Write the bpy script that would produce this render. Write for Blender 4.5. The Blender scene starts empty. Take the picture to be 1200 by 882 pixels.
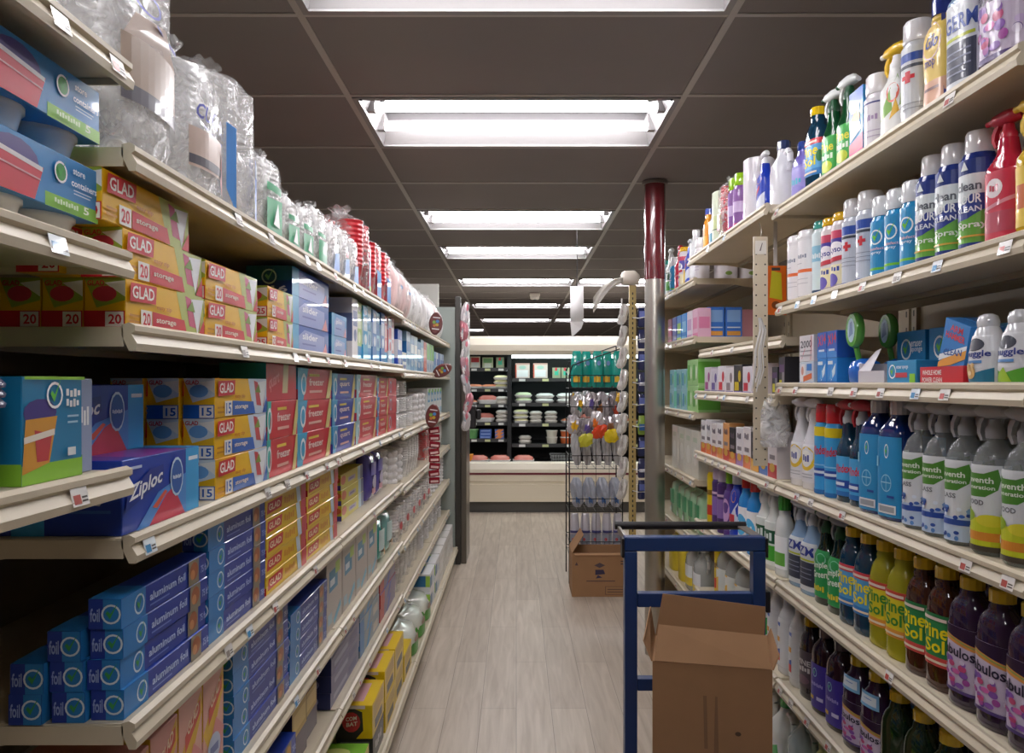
import bpy, math, random
from mathutils import Vector, Matrix
random.seed(7)
D = bpy.data
SC = bpy.context.scene
COL = SC.collection
PI = math.pi

# ------------------------------------------------------------------ camera, world, exposure
CAM_H = 1.40
cam = D.cameras.new('camera'); cam.sensor_width = 36; cam.lens = 27.0
cam.shift_x = -5/1200; cam.shift_y = 7/1200; cam.clip_start = .05; cam.clip_end = 60
co = D.objects.new('camera', cam); COL.objects.link(co)
co.location = (0, 0, CAM_H); co.rotation_euler = (PI/2, 0, 0)
SC.camera = co
w = D.worlds.new('world'); SC.world = w; w.use_nodes = True
w.node_tree.nodes['Background'].inputs[0].default_value = (.9, .93, 1, 1)
w.node_tree.nodes['Background'].inputs[1].default_value = .12
SC.view_settings.view_transform = 'Standard'; SC.view_settings.look = 'None'
SC.view_settings.gamma = 1; SC.view_settings.use_curve_mapping = False
SC.view_settings.exposure = 1.28
TUBE_W = 19.0          # brightness of the fluorescent tubes
SC.cycles.max_bounces = 7; SC.cycles.diffuse_bounces = 4; SC.cycles.glossy_bounces = 3
SC.cycles.transparent_max_bounces = 14; SC.cycles.transmission_bounces = 4
SC.cycles.caustics_reflective = False; SC.cycles.caustics_refractive = False
SC.cycles.sample_clamp_indirect = 6

# ------------------------------------------------------------------ materials
def lin(h):
    h = h.lstrip('#')
    if len(h) == 3: h = ''.join(c*2 for c in h)
    o = []
    for i in (0, 2, 4):
        c = int(h[i:i+2], 16)/255
        o.append(c/12.92 if c <= .04045 else ((c+.055)/1.055)**2.4)
    return (*o, 1)
_M = {}
def mat(c, rough=.42, metal=0, trans=0, coat=0, noise=0, scale=30, bump=0, spec=.5, ior=1.45):
    k = (c, rough, metal, trans, coat, noise, scale, bump, spec)
    if k in _M: return _M[k]
    m = D.materials.new('surface_' + c.strip('#')); m.use_nodes = True
    nt = m.node_tree; b = nt.nodes['Principled BSDF']
    b.inputs['Base Color'].default_value = lin(c); b.inputs['Roughness'].default_value = rough
    b.inputs['Metallic'].default_value = metal; b.inputs['Transmission Weight'].default_value = trans
    b.inputs['Coat Weight'].default_value = coat; b.inputs['Specular IOR Level'].default_value = spec
    b.inputs['IOR'].default_value = ior
    if noise or bump:
        tc = nt.nodes.new('ShaderNodeTexCoord'); n = nt.nodes.new('ShaderNodeTexNoise')
        n.inputs['Scale'].default_value = scale; n.inputs['Detail'].default_value = 5
        nt.links.new(tc.outputs['Object'], n.inputs['Vector'])
        if noise:
            r = nt.nodes.new('ShaderNodeMix'); r.data_type = 'RGBA'
            a = lin(c); r.inputs[6].default_value = tuple(x*(1-noise) for x in a[:3]) + (1,)
            r.inputs[7].default_value = tuple(min(1, x*(1+noise)) for x in a[:3]) + (1,)
            nt.links.new(n.outputs['Fac'], r.inputs[0]); nt.links.new(r.outputs[2], b.inputs['Base Color'])
        if bump:
            bp = nt.nodes.new('ShaderNodeBump'); bp.inputs['Strength'].default_value = bump; bp.inputs['Distance'].default_value = .01
            nt.links.new(n.outputs['Fac'], bp.inputs['Height']); nt.links.new(bp.outputs[0], b.inputs['Normal'])
    _M[k] = m; return m
def film(c='#ffffff', fac=.34, rough=.12, scale=28, bump=.9):
    k = ('film', c, fac, rough, scale)
    if k in _M: return _M[k]
    m = D.materials.new('clear_film'); m.use_nodes = True; nt = m.node_tree; nt.nodes.clear()
    out = nt.nodes.new('ShaderNodeOutputMaterial'); mx = nt.nodes.new('ShaderNodeMixShader')
    tr = nt.nodes.new('ShaderNodeBsdfTransparent'); gl = nt.nodes.new('ShaderNodeBsdfPrincipled')
    gl.inputs['Base Color'].default_value = lin(c); gl.inputs['Roughness'].default_value = rough
    gl.inputs['Specular IOR Level'].default_value = 1.0; gl.inputs['Coat Weight'].default_value = .6
    tc = nt.nodes.new('ShaderNodeTexCoord'); n = nt.nodes.new('ShaderNodeTexNoise')
    n.inputs['Scale'].default_value = scale; n.inputs['Detail'].default_value = 4; n.inputs['Distortion'].default_value = 1.2
    bp = nt.nodes.new('ShaderNodeBump'); bp.inputs['Strength'].default_value = bump; bp.inputs['Distance'].default_value = .02
    rp = nt.nodes.new('ShaderNodeMapRange'); rp.inputs[1].default_value = .42; rp.inputs[2].default_value = .72
    rp.inputs[3].default_value = fac*.55; rp.inputs[4].default_value = min(.95, fac*2.1)
    L = nt.links.new
    L(tc.outputs['Object'], n.inputs['Vector']); L(n.outputs['Fac'], bp.inputs['Height']); L(bp.outputs[0], gl.inputs['Normal'])
    L(n.outputs['Fac'], rp.inputs[0]); L(rp.outputs[0], mx.inputs[0]); L(tr.outputs[0], mx.inputs[1]); L(gl.outputs[0], mx.inputs[2]); L(mx.outputs[0], out.inputs[0])
    _M[k] = m; return m
def clearm(c, fac=.45, rough=.08):
    k = ('clear', c, fac)
    if k in _M: return _M[k]
    m = D.materials.new('clear_plastic'); m.use_nodes = True; nt = m.node_tree; nt.nodes.clear()
    out = nt.nodes.new('ShaderNodeOutputMaterial'); mx = nt.nodes.new('ShaderNodeMixShader'); mx.inputs[0].default_value = fac
    tr = nt.nodes.new('ShaderNodeBsdfTransparent'); tr.inputs[0].default_value = lin(c)
    gl = nt.nodes.new('ShaderNodeBsdfPrincipled'); gl.inputs['Base Color'].default_value = lin(c); gl.inputs['Roughness'].default_value = rough
    gl.inputs['Coat Weight'].default_value = 1
    nt.links.new(tr.outputs[0], mx.inputs[1]); nt.links.new(gl.outputs[0], mx.inputs[2]); nt.links.new(mx.outputs[0], out.inputs[0])
    _M[k] = m; return m
def emis(c, s):
    m = D.materials.new('lit_tube'); m.use_nodes = True; b = m.node_tree.nodes['Principled BSDF']
    b.inputs['Base Color'].default_value = (1, 1, 1, 1); b.inputs['Emission Color'].default_value = lin(c); b.inputs['Emission Strength'].default_value = s
    return m
def card(c): return mat(c, .38, coat=.25)
def gloss(c): return mat(c, .15, coat=.7)

# ------------------------------------------------------------------ mesh builder
class MB:
    def __init__(s): s.v = []; s.f = []; s.mi = []; s.mats = []; s.sm = []
    def m(s, m):
        if isinstance(m, str): m = card(m)
        if m not in s.mats: s.mats.append(m)
        return s.mats.index(m)
    def add(s, vs, fs, m, smooth=False):
        o = len(s.v); s.v += [tuple(p) for p in vs]; i = s.m(m)
        for f in fs: s.f.append([o+k for k in f]); s.mi.append(i); s.sm.append(smooth)
        return s
    def face(s, pts, m): return s.add(pts, [list(range(len(pts)))], m)
    def box(s, x0, x1, y0, y1, z0, z1, m, b=0):
        if b == 0:
            v = [(x, y, z) for z in (z0, z1) for y in (y0, y1) for x in (x0, x1)]
            return s.add(v, [(0,2,3,1), (4,5,7,6), (0,1,5,4), (2,6,7,3), (0,4,6,2), (1,3,7,5)], m)
        lo = (x0, y0, z0); hi = (x1, y1, z1); vs = []; ix = {}
        for sx in (0,1):
            for sy in (0,1):
                for sz in (0,1):
                    c = (sx, sy, sz)
                    for a in range(3):
                        p = [(hi[i] - (0 if i == a else b)) if c[i] else (lo[i] + (0 if i == a else b)) for i in range(3)]
                        ix[(c, a)] = len(vs); vs.append(tuple(p))
        fs = []
        for a in range(3):
            o1, o2 = [i for i in range(3) if i != a]
            for t in (0,1):
                q = []
                for u, w_ in ((0,0), (1,0), (1,1), (0,1)):
                    c = [0,0,0]; c[a] = t; c[o1] = u; c[o2] = w_; q.append(ix[(tuple(c), a)])
                fs.append(q)
        for a in range(3):
            o1, o2 = [i for i in range(3) if i != a]
            for u in (0,1):
                for w_ in (0,1):
                    c0 = [0,0,0]; c0[o1] = u; c0[o2] = w_; c1 = list(c0); c1[a] = 1
                    c0 = tuple(c0); c1 = tuple(c1)
                    fs.append([ix[(c0, o1)], ix[(c1, o1)], ix[(c1, o2)], ix[(c0, o2)]])
        for sx in (0,1):
            for sy in (0,1):
                for sz in (0,1): fs.append([ix[((sx,sy,sz), a)] for a in range(3)])
        cx = Vector([(lo[i]+hi[i])/2 for i in range(3)]); V = [Vector(p) for p in vs]
        for f in fs:
            n = (V[f[1]]-V[f[0]]).cross(V[f[2]]-V[f[0]])
            if n.dot(V[f[0]]-cx) < 0: f.reverse()
        return s.add(vs, fs, m)
    def loft(s, rings, m, c0=True, c1=True, smooth=True):
        n = len(rings[0]); vs = [p for r in rings for p in r]; fs = []
        for k in range(len(rings)-1):
            for i in range(n):
                j = (i+1) % n; fs.append((k*n+i, k*n+j, (k+1)*n+j, (k+1)*n+i))
        s.add(vs, fs, m, smooth)
        if c0: s.face(list(reversed(rings[0])), m)
        if c1: s.face(rings[-1], m)
        return s
    def cyl(s, p0, p1, r0, m, r1=None, n=10, caps=True):
        r1 = r0 if r1 is None else r1
        p0 = Vector(p0); p1 = Vector(p1); d = (p1-p0).normalized()
        a = d.orthogonal().normalized(); b = d.cross(a)
        R = lambda p, r: [tuple(p + a*r*math.cos(2*PI*i/n) + b*r*math.sin(2*PI*i/n)) for i in range(n)]
        return s.loft([R(p0, r0), R(p1, r1)], m, caps, caps)
    def tube(s, pts, r, m, n=6):
        for a, b in zip(pts, pts[1:]): s.cyl(a, b, r, m, n=n)
        return s
    def lathe(s, prof, m, n=18, cx=0, cy=0, c0=True, c1=True):
        return s.loft([[(cx+r*math.cos(2*PI*i/n), cy+r*math.sin(2*PI*i/n), z) for i in range(n)] for r, z in prof], m, c0, c1)
    def prism(s, poly, x0, x1, m):          # poly in (y,z), extruded along x
        n = len(poly); a = [(x0, y, z) for y, z in poly]; b = [(x1, y, z) for y, z in poly]
        s.add(a+b, [(i, (i+1) % n, n+(i+1) % n, n+i) for i in range(n)], m)
        s.face(list(reversed(a)), m); s.face(b, m); return s
    def mesh(s, name):
        me = D.meshes.new(name); me.from_pydata(s.v, [], s.f)
        for m in s.mats: me.materials.append(m)
        me.polygons.foreach_set('material_index', s.mi); me.polygons.foreach_set('use_smooth', s.sm)
        me.update(); return me

_T = {}
def text_polys(t):
    if t in _T: return _T[t]
    cu = D.curves.new('lettering', 'FONT'); cu.body = t; cu.size = 1; cu.offset = .022; cu.resolution_u = 2
    ob = D.objects.new('lettering', cu); me = D.meshes.new_from_object(ob)
    xs = [v.co.x for v in me.vertices]; ys = [v.co.y for v in me.vertices]
    x0, x1, y0, y1 = min(xs), max(xs), min(ys), max(ys)
    vs = [((v.co.x-x0)/(x1-x0), (v.co.y-y0)/(y1-y0)) for v in me.vertices]
    fs = [tuple(p.vertices) for p in me.polygons]
    D.objects.remove(ob); D.curves.remove(cu); D.meshes.remove(me)
    _T[t] = (vs, fs); return _T[t]

BARS = {'bags', 'wrap', 'EX', 'SUDS', 'kit', 'oxi', 'TRAPS', 'AWE', 'towel', 'napkin', 'CLR', 'scrub', 'BOX', 'ECO', 'lavender', 'FRESH', 'fresh', 'glass', 'air', 'lemon', 'CLING', 'trash bags', 'snap lids', 'deep', 'dish', 'WIPES', 'power', 'STORAGE'}
def clip_u(poly, lim, keep_less):
    out = []; n = len(poly); ins = lambda p: p[0] <= lim if keep_less else p[0] >= lim
    for i in range(n):
        a, b = poly[i], poly[(i+1) % n]
        if ins(a): out.append(a)
        if ins(a) != ins(b): t = (lim-a[0])/(b[0]-a[0]); out.append((lim, a[1]+(b[1]-a[1])*t))
    return out
class Strips:
    """cuts print shapes at the facet edges of a curved label so that they lie on it"""
    def __init__(s, mb, F, n): s.mb, s.F, s.n = mb, F, n
    def put(s, poly, k, m):
        lo = min(p[0] for p in poly); hi = max(p[0] for p in poly); i = max(0, math.floor(lo*s.n+1e-6))
        while i < s.n and i/s.n < hi-1e-6:
            q = poly
            if lo < i/s.n: q = clip_u(q, i/s.n, False)
            if len(q) > 2 and hi > (i+1)/s.n: q = clip_u(q, (i+1)/s.n, True)
            if len(q) > 2: s.mb.face([s.F(u, v, k) for u, v in q], m)
            i += 1
def decals(mb, F, items, k0=1, sub=1, strips=0):
    """F(u,v,k) -> point of the face, k counts print layers"""
    flat = []
    for k, d in enumerate(items, k0):
        flat += [(k+.1*i, q) for i, q in enumerate(d)] if isinstance(d, list) else [(k, d)]
    out = []
    for kk, d in flat:
        if d[0] == 't' and d[1] in BARS:      # print too small to read: short bars in place of letters
            _, s_, a, b, c, e, m = d[:7]; n = len(s_); q = (c-a)/n
            for i in range(n): out.append((kk, ('r', a+q*(i+.08), b+(e-b)*(.0 if i % 3 else .15), a+q*(i+.78), e-(e-b)*(.2 if i % 2 else 0), m)))
        else: out.append((kk, d))
    items = out
    if strips:
        S = Strips(mb, F, strips)
        for k, d in items:
            t = d[0]
            if t == 'r': _, a, b, c, e, m = d; S.put([(a,b), (c,b), (c,e), (a,e)], k, m)
            elif t == 'q': S.put(list(d[1]), k, d[2])
            elif t == 'o': _, cx, cy, rx, ry, m = d; S.put([(cx+rx*math.cos(2*PI*i/18), cy+ry*math.sin(2*PI*i/18)) for i in range(18)], k, m)
            elif t == 'g':
                _, cx, cy, rx, ry, th, m = d; q = lambda s_, i: (cx+rx*s_*math.cos(2*PI*i/18), cy+ry*s_*math.sin(2*PI*i/18))
                for i in range(18): S.put([q(1,i), q(1,i+1), q(1-th,i+1), q(1-th,i)], k, m)
            else:
                _, s_, a, b, c, e, m = d[:7]; sl = d[7] if len(d) > 7 else 0; sh = d[8] if len(d) > 8 else 0
                vs, fs = text_polys(s_); P = [(a+(c-a)*x+sl*y, b+(e-b)*y+sh*x) for x, y in vs]
                for f in fs: S.put([P[i] for i in f], k, m)
        return
    for k, d in items:
        t = d[0]
        if t == 'r':
            _, a, b, c, e, m = d
            n = max(1, round(sub*(c-a)))
            for i in range(n):
                u0 = a+(c-a)*i/n; u1 = a+(c-a)*(i+1)/n
                mb.face([F(u0,b,k), F(u1,b,k), F(u1,e,k), F(u0,e,k)], m)
        elif t == 'q': mb.face([F(u,v,k) for u, v in d[1]], d[2])
        elif t == 'o':
            _, cx, cy, rx, ry, m = d
            mb.face([F(cx+rx*math.cos(2*PI*i/14), cy+ry*math.sin(2*PI*i/14), k) for i in range(14)], m)
        elif t == 'g':
            _, cx, cy, rx, ry, th, m = d
            q = lambda s_, i: F(cx+rx*s_*math.cos(2*PI*i/16), cy+ry*s_*math.sin(2*PI*i/16), k)
            for i in range(16): mb.face([q(1,i), q(1,i+1), q(1-th,i+1), q(1-th,i)], m)
        elif t == 't':
            _, s_, a, b, c, e, m = d[:7]; sl = d[7] if len(d) > 7 else 0; sh = d[8] if len(d) > 8 else 0
            vs, fs = text_polys(s_)
            mb.add([F(a+(c-a)*x+sl*y, b+(e-b)*y+sh*x, k) for x, y in vs], fs, m)

def carton(w_, h, d, base, front=(), side=(), top=(), b=.0012, side2=None, name='carton'):
    mb = MB(); mb.box(-w_/2, w_/2, 0, d, 0, h, card(base), b); e = .00025
    decals(mb, lambda u,v,k: ((u-.5)*w_, -e*k, v*h), front)
    decals(mb, lambda u,v,k: (-w_/2-e*k, d*(1-u), v*h), side)
    decals(mb, lambda u,v,k: (w_/2+e*k, d*u, v*h), side if side2 is None else side2)
    decals(mb, lambda u,v,k: ((u-.5)*w_, v*d, h+e*k), top)
    return dict(mesh=mb.mesh(name), parts=[], w=w_, h=h, d=d, cy=0)

def super_ring(wd, dp, z, n=20, p=2.0, cx=0, cy=0, yo=0):
    o = []
    for i in range(n):
        a = 2*PI*i/n; c, s_ = math.cos(a), math.sin(a)
        o.append((cx + wd/2*math.copysign(abs(c)**(2/p), c), cy + dp/2*math.copysign(abs(s_)**(2/p), s_), z))
    return o

def interp(sec, z):
    for a, b in zip(sec, sec[1:]):
        if a[0] <= z <= b[0]:
            t = (z-a[0])/max(1e-9, b[0]-a[0]); return a[1]+(b[1]-a[1])*t, a[2]+(b[2]-a[2])*t
    return sec[-1][1], sec[-1][2]

NU = 20
def wrap(sec, z0, z1, p, half, e=.0007):
    """front label surface on a lofted bottle; u 0..1 left to right as seen from the front"""
    wm, dm = interp(sec, (z0+z1)/2); N = 60; pts = []
    for i in range(N+1):
        a = -PI/2 - half + 2*half*i/N; c, s_ = math.cos(a), math.sin(a)
        pts.append((wm/2*math.copysign(abs(c)**(2/p), c), dm/2*math.copysign(abs(s_)**(2/p), s_)))
    L = [0]
    for a, b in zip(pts, pts[1:]): L.append(L[-1] + math.hypot(b[0]-a[0], b[1]-a[1]))
    nodes = []
    for q in range(NU+1):
        s_ = q/NU*L[-1]; i = 0
        while i < N-1 and L[i+1] < s_: i += 1
        t = (s_-L[i])/max(1e-9, L[i+1]-L[i]); nodes.append((pts[i][0]*(1-t)+pts[i+1][0]*t, pts[i][1]*(1-t)+pts[i+1][1]*t))
    def F(u, v, k):
        u = min(1, max(0, u))*NU; i = min(NU-1, int(u+1e-9)); t = u-i; z = z0+(z1-z0)*v; w_, d_ = interp(sec, z); off = e+.00025*k; o = []
        for x, y in (nodes[i], nodes[i+1]):
            r = math.hypot(x, y) or 1; o.append((x*w_/wm+x/r*off, y*d_/dm+y/r*off))
        return (o[0][0]*(1-t)+o[1][0]*t, o[0][1]*(1-t)+o[1][1]*t, z)
    return F

def label_mesh(sec, z0, z1, p, half, base, dec, name='label', back=False):
    mb = MB(); F = wrap(sec, z0, z1, p, half); nu = NU
    zs = sorted({0., 1., *[(s_[0]-z0)/(z1-z0) for s_ in sec if z0 < s_[0] < z1]})
    for i in range(nu):
        for a, b in zip(zs, zs[1:]): mb.add([F(i/nu,a,0), F((i+1)/nu,a,0), F((i+1)/nu,b,0), F(i/nu,b,0)], [(0,1,2,3)], card(base), False)
    if back:
        for i in range(nu):
            for a, b in zip(zs, zs[1:]):
                q = [F(i/nu,a,0), F((i+1)/nu,a,0), F((i+1)/nu,b,0), F(i/nu,b,0)]
                mb.add([(-x, -y, z) for x, y, z in q], [(0,1,2,3)], card(base), False)
    decals(mb, F, dec, 1, strips=NU)
    return mb.mesh(name)

def body_mesh(sec, m, p=2.0, n=22, name='bottle_body'):
    mb = MB(); mb.loft([super_ring(a[1], a[2], a[0], n, a[3] if len(a) > 3 else p) for a in sec], m); return mb.mesh(name)

def trigger_mesh(z, m, m2=None, s=1.0, r=.013):
    """spray head standing on the neck at height z, nozzle towards local -x"""
    mb = MB(); m2 = m2 or m
    mb.lathe([(r*1.15*s, z), (r*1.2*s, z+.004), (r*1.2*s, z+.016*s), (r*.9*s, z+.022*s), (r*.72*s, z+.034*s)], m2, 14)
    t = z+.034*s
    P = [(-.040,.012,.008), (-.030,.018,.020), (-.005,.022,.026), (.018,.020,.022), (.034,.012,.010)]
    mb.loft([[(x*s, dy*math.cos(a)*s/1.2*.8, t+(.012+dz*.6*math.sin(a)+(-.004 if x > .03 else .002))*s) for a in [2*PI*i/10 for i in range(10)]] for x, dy, dz in P], m)
    mb.cyl((-.040*s, 0, t+.014*s), (-.050*s, 0, t+.014*s), .006*s, m2, n=8)
    pr = [(-.030,-.0), (-.036,-.012), (-.036,-.026), (-.028,-.040), (-.023,-.038), (-.029,-.024), (-.026,-.010), (-.018,.004)]
    a = [(x*s, -.005*s, t+z_*s) for x, z_ in pr]; b = [(x*s, .005*s, t+z_*s) for x, z_ in pr]; nn = len(pr)
    mb.add(a+b, [(i, (i+1) % nn, nn+(i+1) % nn, nn+i) for i in range(nn)] + [tuple(range(nn))[::-1], tuple(range(nn, 2*nn))], m)
    return mb.mesh('trigger_sprayer')

def cap_mesh(z, r, h, m, name='cap', ribs=True, top=.92):
    mb = MB(); n = 24 if ribs else 18; rings = []
    for rr, zz in ((r, z), (r, z+h*.86), (r*top, z+h)):
        rings.append([((rr*(1-(.05 if ribs and i % 2 else 0)))*math.cos(2*PI*i/n), (rr*(1-(.05 if ribs and i % 2 else 0)))*math.sin(2*PI*i/n), zz) for i in range(n)])
    mb.loft(rings, m, smooth=not ribs); return mb.mesh(name)

# ------------------------------------------------------------------ placing
USED = {}
def tag(o, label, cat, group=None):
    n = len(label.replace(',', '').split())
    if not 4 <= n <= 16: print('LABEL LENGTH', n, label)
    if label in USED and USED[label] != group: print('DUP', label)
    if label in USED and group is None: print('DUP', label)
    USED[label] = group
    o['label'] = label; o['category'] = cat
    if group: o['group'] = group
def lk(name, me, parent=None):
    o = D.objects.new(name, me); COL.objects.link(o)
    if parent: o.parent = parent
    return o
ROT = {'L': PI/2, 'R': -PI/2, 'F': 0}
def put(pr, name, side, X, Y, Z, label, cat, group=None, rot=0, tilt=None, parts=True):
    root = lk(name, pr['mesh'])
    if not pr['mesh']: root.empty_display_size = .05
    root.location = (X, Y, Z); root.rotation_euler = (tilt or 0, 0, ROT[side]+rot)
    tag(root, label, cat, group)
    for p in pr['parts'] if parts else ():
        c = lk(p[0], p[1], root)
        if len(p) > 3: c['label'] = p[3]
        for q in (p[2] if len(p) > 2 else ()): lk(q[0], q[1], c)
    return root
STK = {1: ['alone'], 2: ['bottom', 'top'], 3: ['bottom', 'middle', 'top'], 4: ['bottom', 'second', 'third', 'top'],
       5: ['bottom', 'second', 'third', 'fourth', 'top'], 6: ['bottom', 'second', 'third', 'fourth', 'fifth', 'top']}
ORD = ['first', 'second', 'third', 'fourth', 'fifth', 'sixth', 'seventh', 'eighth', 'ninth', 'tenth', 'eleventh', 'twelfth']
def stack(pr, name, side, X, Y, Z, n, desc, where, cat, group, jit=.002, rot=0):
    """n alike things one on the other; label: desc, <place> of <where>"""
    for i in range(n):
        lab = f'{desc}, {STK[n][i]} of {where}' if n > 1 else f'{desc} {where}'
        put(pr, name, side, X + random.uniform(-jit, jit), Y + random.uniform(-jit, jit)*.5, Z + i*(pr['h']+.0005), lab, cat, group, rot)
def struct(name, me):
    o = lk(name, me); o['kind'] = 'structure'; return o
# ------------------------------------------------------------------ room shell
CEIL = 2.44
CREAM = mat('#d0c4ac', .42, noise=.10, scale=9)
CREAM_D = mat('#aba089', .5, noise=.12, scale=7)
DARK = mat('#2b2a2b', .5)
STEEL = mat('#a9a49c', .3, metal=.9)

def wood_floor():
    m = D.materials.new('vinyl_plank'); m.use_nodes = True; nt = m.node_tree; b = nt.nodes['Principled BSDF']; L = nt.links.new
    N = nt.nodes.new; tc = N('ShaderNodeTexCoord'); mp = N('ShaderNodeMapping'); mp.inputs['Rotation'].default_value[2] = PI/2
    br = N('ShaderNodeTexBrick'); br.inputs['Scale'].default_value = 1; br.inputs['Brick Width'].default_value = 1.1; br.inputs['Row Height'].default_value = .15
    br.inputs['Mortar Size'].default_value = .0012; br.inputs['Mortar Smooth'].default_value = .3; br.inputs['Bias'].default_value = 0
    br.inputs['Color1'].default_value = lin('#bfb1a1'); br.inputs['Color2'].default_value = lin('#cec1b1'); br.inputs['Mortar'].default_value = lin('#8c8274')
    L(tc.outputs['Object'], mp.inputs[0]); L(mp.outputs[0], br.inputs[0])
    m2 = N('ShaderNodeMapping'); m2.inputs['Scale'].default_value = (22, 1.6, 1); L(tc.outputs['Object'], m2.inputs[0])
    n = N('ShaderNodeTexNoise'); n.inputs['Scale'].default_value = 1.6; n.inputs['Detail'].default_value = 8; n.inputs['Distortion'].default_value = .6; L(m2.outputs[0], n.inputs[0])
    mx = N('ShaderNodeMix'); mx.data_type = 'RGBA'; mx.blend_type = 'MULTIPLY'; mx.inputs[0].default_value = .75
    cr = N('ShaderNodeValToRGB'); cr.color_ramp.elements[0].position = .3; cr.color_ramp.elements[0].color = (.66, .62, .57, 1); cr.color_ramp.elements[1].position = .68; cr.color_ramp.elements[1].color = (1, 1, 1, 1)
    L(n.outputs['Fac'], cr.inputs[0]); L(br.outputs['Color'], mx.inputs[6]); L(cr.outputs[0], mx.inputs[7]); L(mx.outputs[2], b.inputs['Base Color'])
    b.inputs['Roughness'].default_value = .42
    return m
mb = MB(); mb.box(-4.4, 4.4, -3.2, 17.2, -.05, 0, wood_floor()); struct('floor', mb.mesh('floor'))
WALLM = mat('#8f8a82', .7, noise=.05, scale=3)
for nm, a in (('wall_left', (-4.5, -4.4, -3.2, 17.2)), ('wall_right', (4.4, 4.5, -3.2, 17.2)), ('wall_back', (-4.5, 4.5, 17.2, 17.3)), ('wall_front', (-4.5, 4.5, -3.3, -3.2))):
    mb = MB(); mb.box(*a, 0, CEIL+.2, WALLM); struct(nm, mb.mesh(nm))

GX = [-.61-1.22*3, -.61-1.22*2, -.61-1.22, -.61, .61, 1.83, 3.05, 4.27]
GY = [2.17+.61*k for k in range(-9, 25)]
LIGHT_CELLS = [(3, y) for y in (-.27, 1.56, 2.78, 4.61, 5.83, 7.66, 10.1, 12.54)] + [(4, 7.66), (4, 10.1), (4, 12.54), (2, 14.98)] + [(c, y) for c, y in ((1, 2.78), (1, 5.22), (5, .34), (5, 2.78), (5, 5.22))]  # last group: unseen lights over the neighbouring aisles, added for fill
lit = {(c, round((y-2.17)/.61)) for c, y in LIGHT_CELLS}
TILE = mat('#87807f', .8, noise=.10, scale=2.2, bump=.02)
mb = MB()
for i in range(-1, len(GX)):
    xa = GX[i] if i >= 0 else -4.4; xb = GX[i+1] if i+1 < len(GX) else 4.4
    for k in range(-9, 25):
        y = 2.17+.61*k
        if (i, k) in lit: continue
        mb.box(xa, xb, max(-3.2, y), min(17.2, y+.61), CEIL, CEIL+.015, TILE)
struct('ceiling', mb.mesh('ceiling'))
mb = MB(); TB = mat('#b5afaa', .4)
for x in GX: mb.box(x-.011, x+.011, -3.2, 17.2, CEIL-.004, CEIL+.0, TB)
for y in GY: mb.box(-4.4, 4.4, y-.009, y+.009, CEIL-.0035, CEIL+.0, TB)
struct('ceiling_trim', mb.mesh('ceiling_trim'))

def troffer():
    W_, H_ = 1.196, .586; d = .085; hx, hy = W_/2, H_/2
    white = mat('#8a8787', .35, spec=.6); refl = mat('#8f8f92', .07, metal=1)
    hs = MB()
    for a in ((-hx, hx, -hy, -hy+.022), (-hx, hx, hy-.022, hy), (-hx, -hx+.02, -hy, hy), (hx-.02, hx, -hy, hy)): hs.box(*a, -.006, 0, white)
    hs.face([(-hx+.02, -hy+.022, 0), (hx-.02, -hy+.022, 0), (hx-.05, -hy+.09, d), (-hx+.05, -hy+.09, d)], white)
    hs.face([(-hx+.02, hy-.022, 0), (hx-.02, hy-.022, 0), (hx-.05, hy-.09, d), (-hx+.05, hy-.09, d)], white)
    hs.face([(-hx+.02, -hy+.022, 0), (-hx+.05, -hy+.09, d), (-hx+.05, hy-.09, d), (-hx+.02, hy-.022, 0)], white)
    hs.face([(hx-.02, -hy+.022, 0), (hx-.05, -hy+.09, d), (hx-.05, hy-.09, d), (hx-.02, hy-.022, 0)], white)
    rf = MB(); rf.face([(-hx+.05, -hy+.09, d), (hx-.05, -hy+.09, d), (hx-.05, hy-.09, d), (-hx+.05, hy-.09, d)], refl)
    tb = MB(); tb.cyl((-.545, 0, 0), (.545, 0, 0), .0165, emis('#f6f3f6', TUBE_W), n=12)
    sk = MB(); sk.box(.545, .575, -.014, .014, -.02, .045, white)
    sc = MB(); sc.cyl((0, -hy+.012, -.009), (0, -hy+.012, -.006), .006, DARK, n=8)
    return hs.mesh('housing'), rf.mesh('reflector'), tb.mesh('tube'), sk.mesh('lamp_holder'), sc.mesh('latch')
TR = troffer()
WH = {3: 'over the aisle', 4: 'over the far right aisle', 2: 'far beyond the display case', 1: 'added for fill over hidden left aisle', 5: 'added for fill over hidden right aisle'}
cnt = {}
for c, y in LIGHT_CELLS:
    cnt[c] = cnt.get(c, 0)+1
    r = lk('ceiling_light', None); r.location = (GX[c]+.61, y+.305, CEIL-.002)
    tag(r, f'recessed two-tube fluorescent ceiling light, {ORD[cnt[c]-1]} of the row {WH[c]}', 'ceiling light', 'fluorescent lights in the dark tiled ceiling')
    lk('housing', TR[0], r); lk('reflector', TR[1], r); [setattr(lk('latch', TR[4], r), 'location', (x, 0, 0)) for x in (-.568, .568)]
    for t in (-.11, .11):
        o = lk('fluorescent_tube', TR[2], r); o.location = (0, t, .028)
        h = lk('lamp_holder', TR[3], o); h = lk('lamp_holder', TR[3], o); h.rotation_euler = (0, 0, PI)

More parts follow.
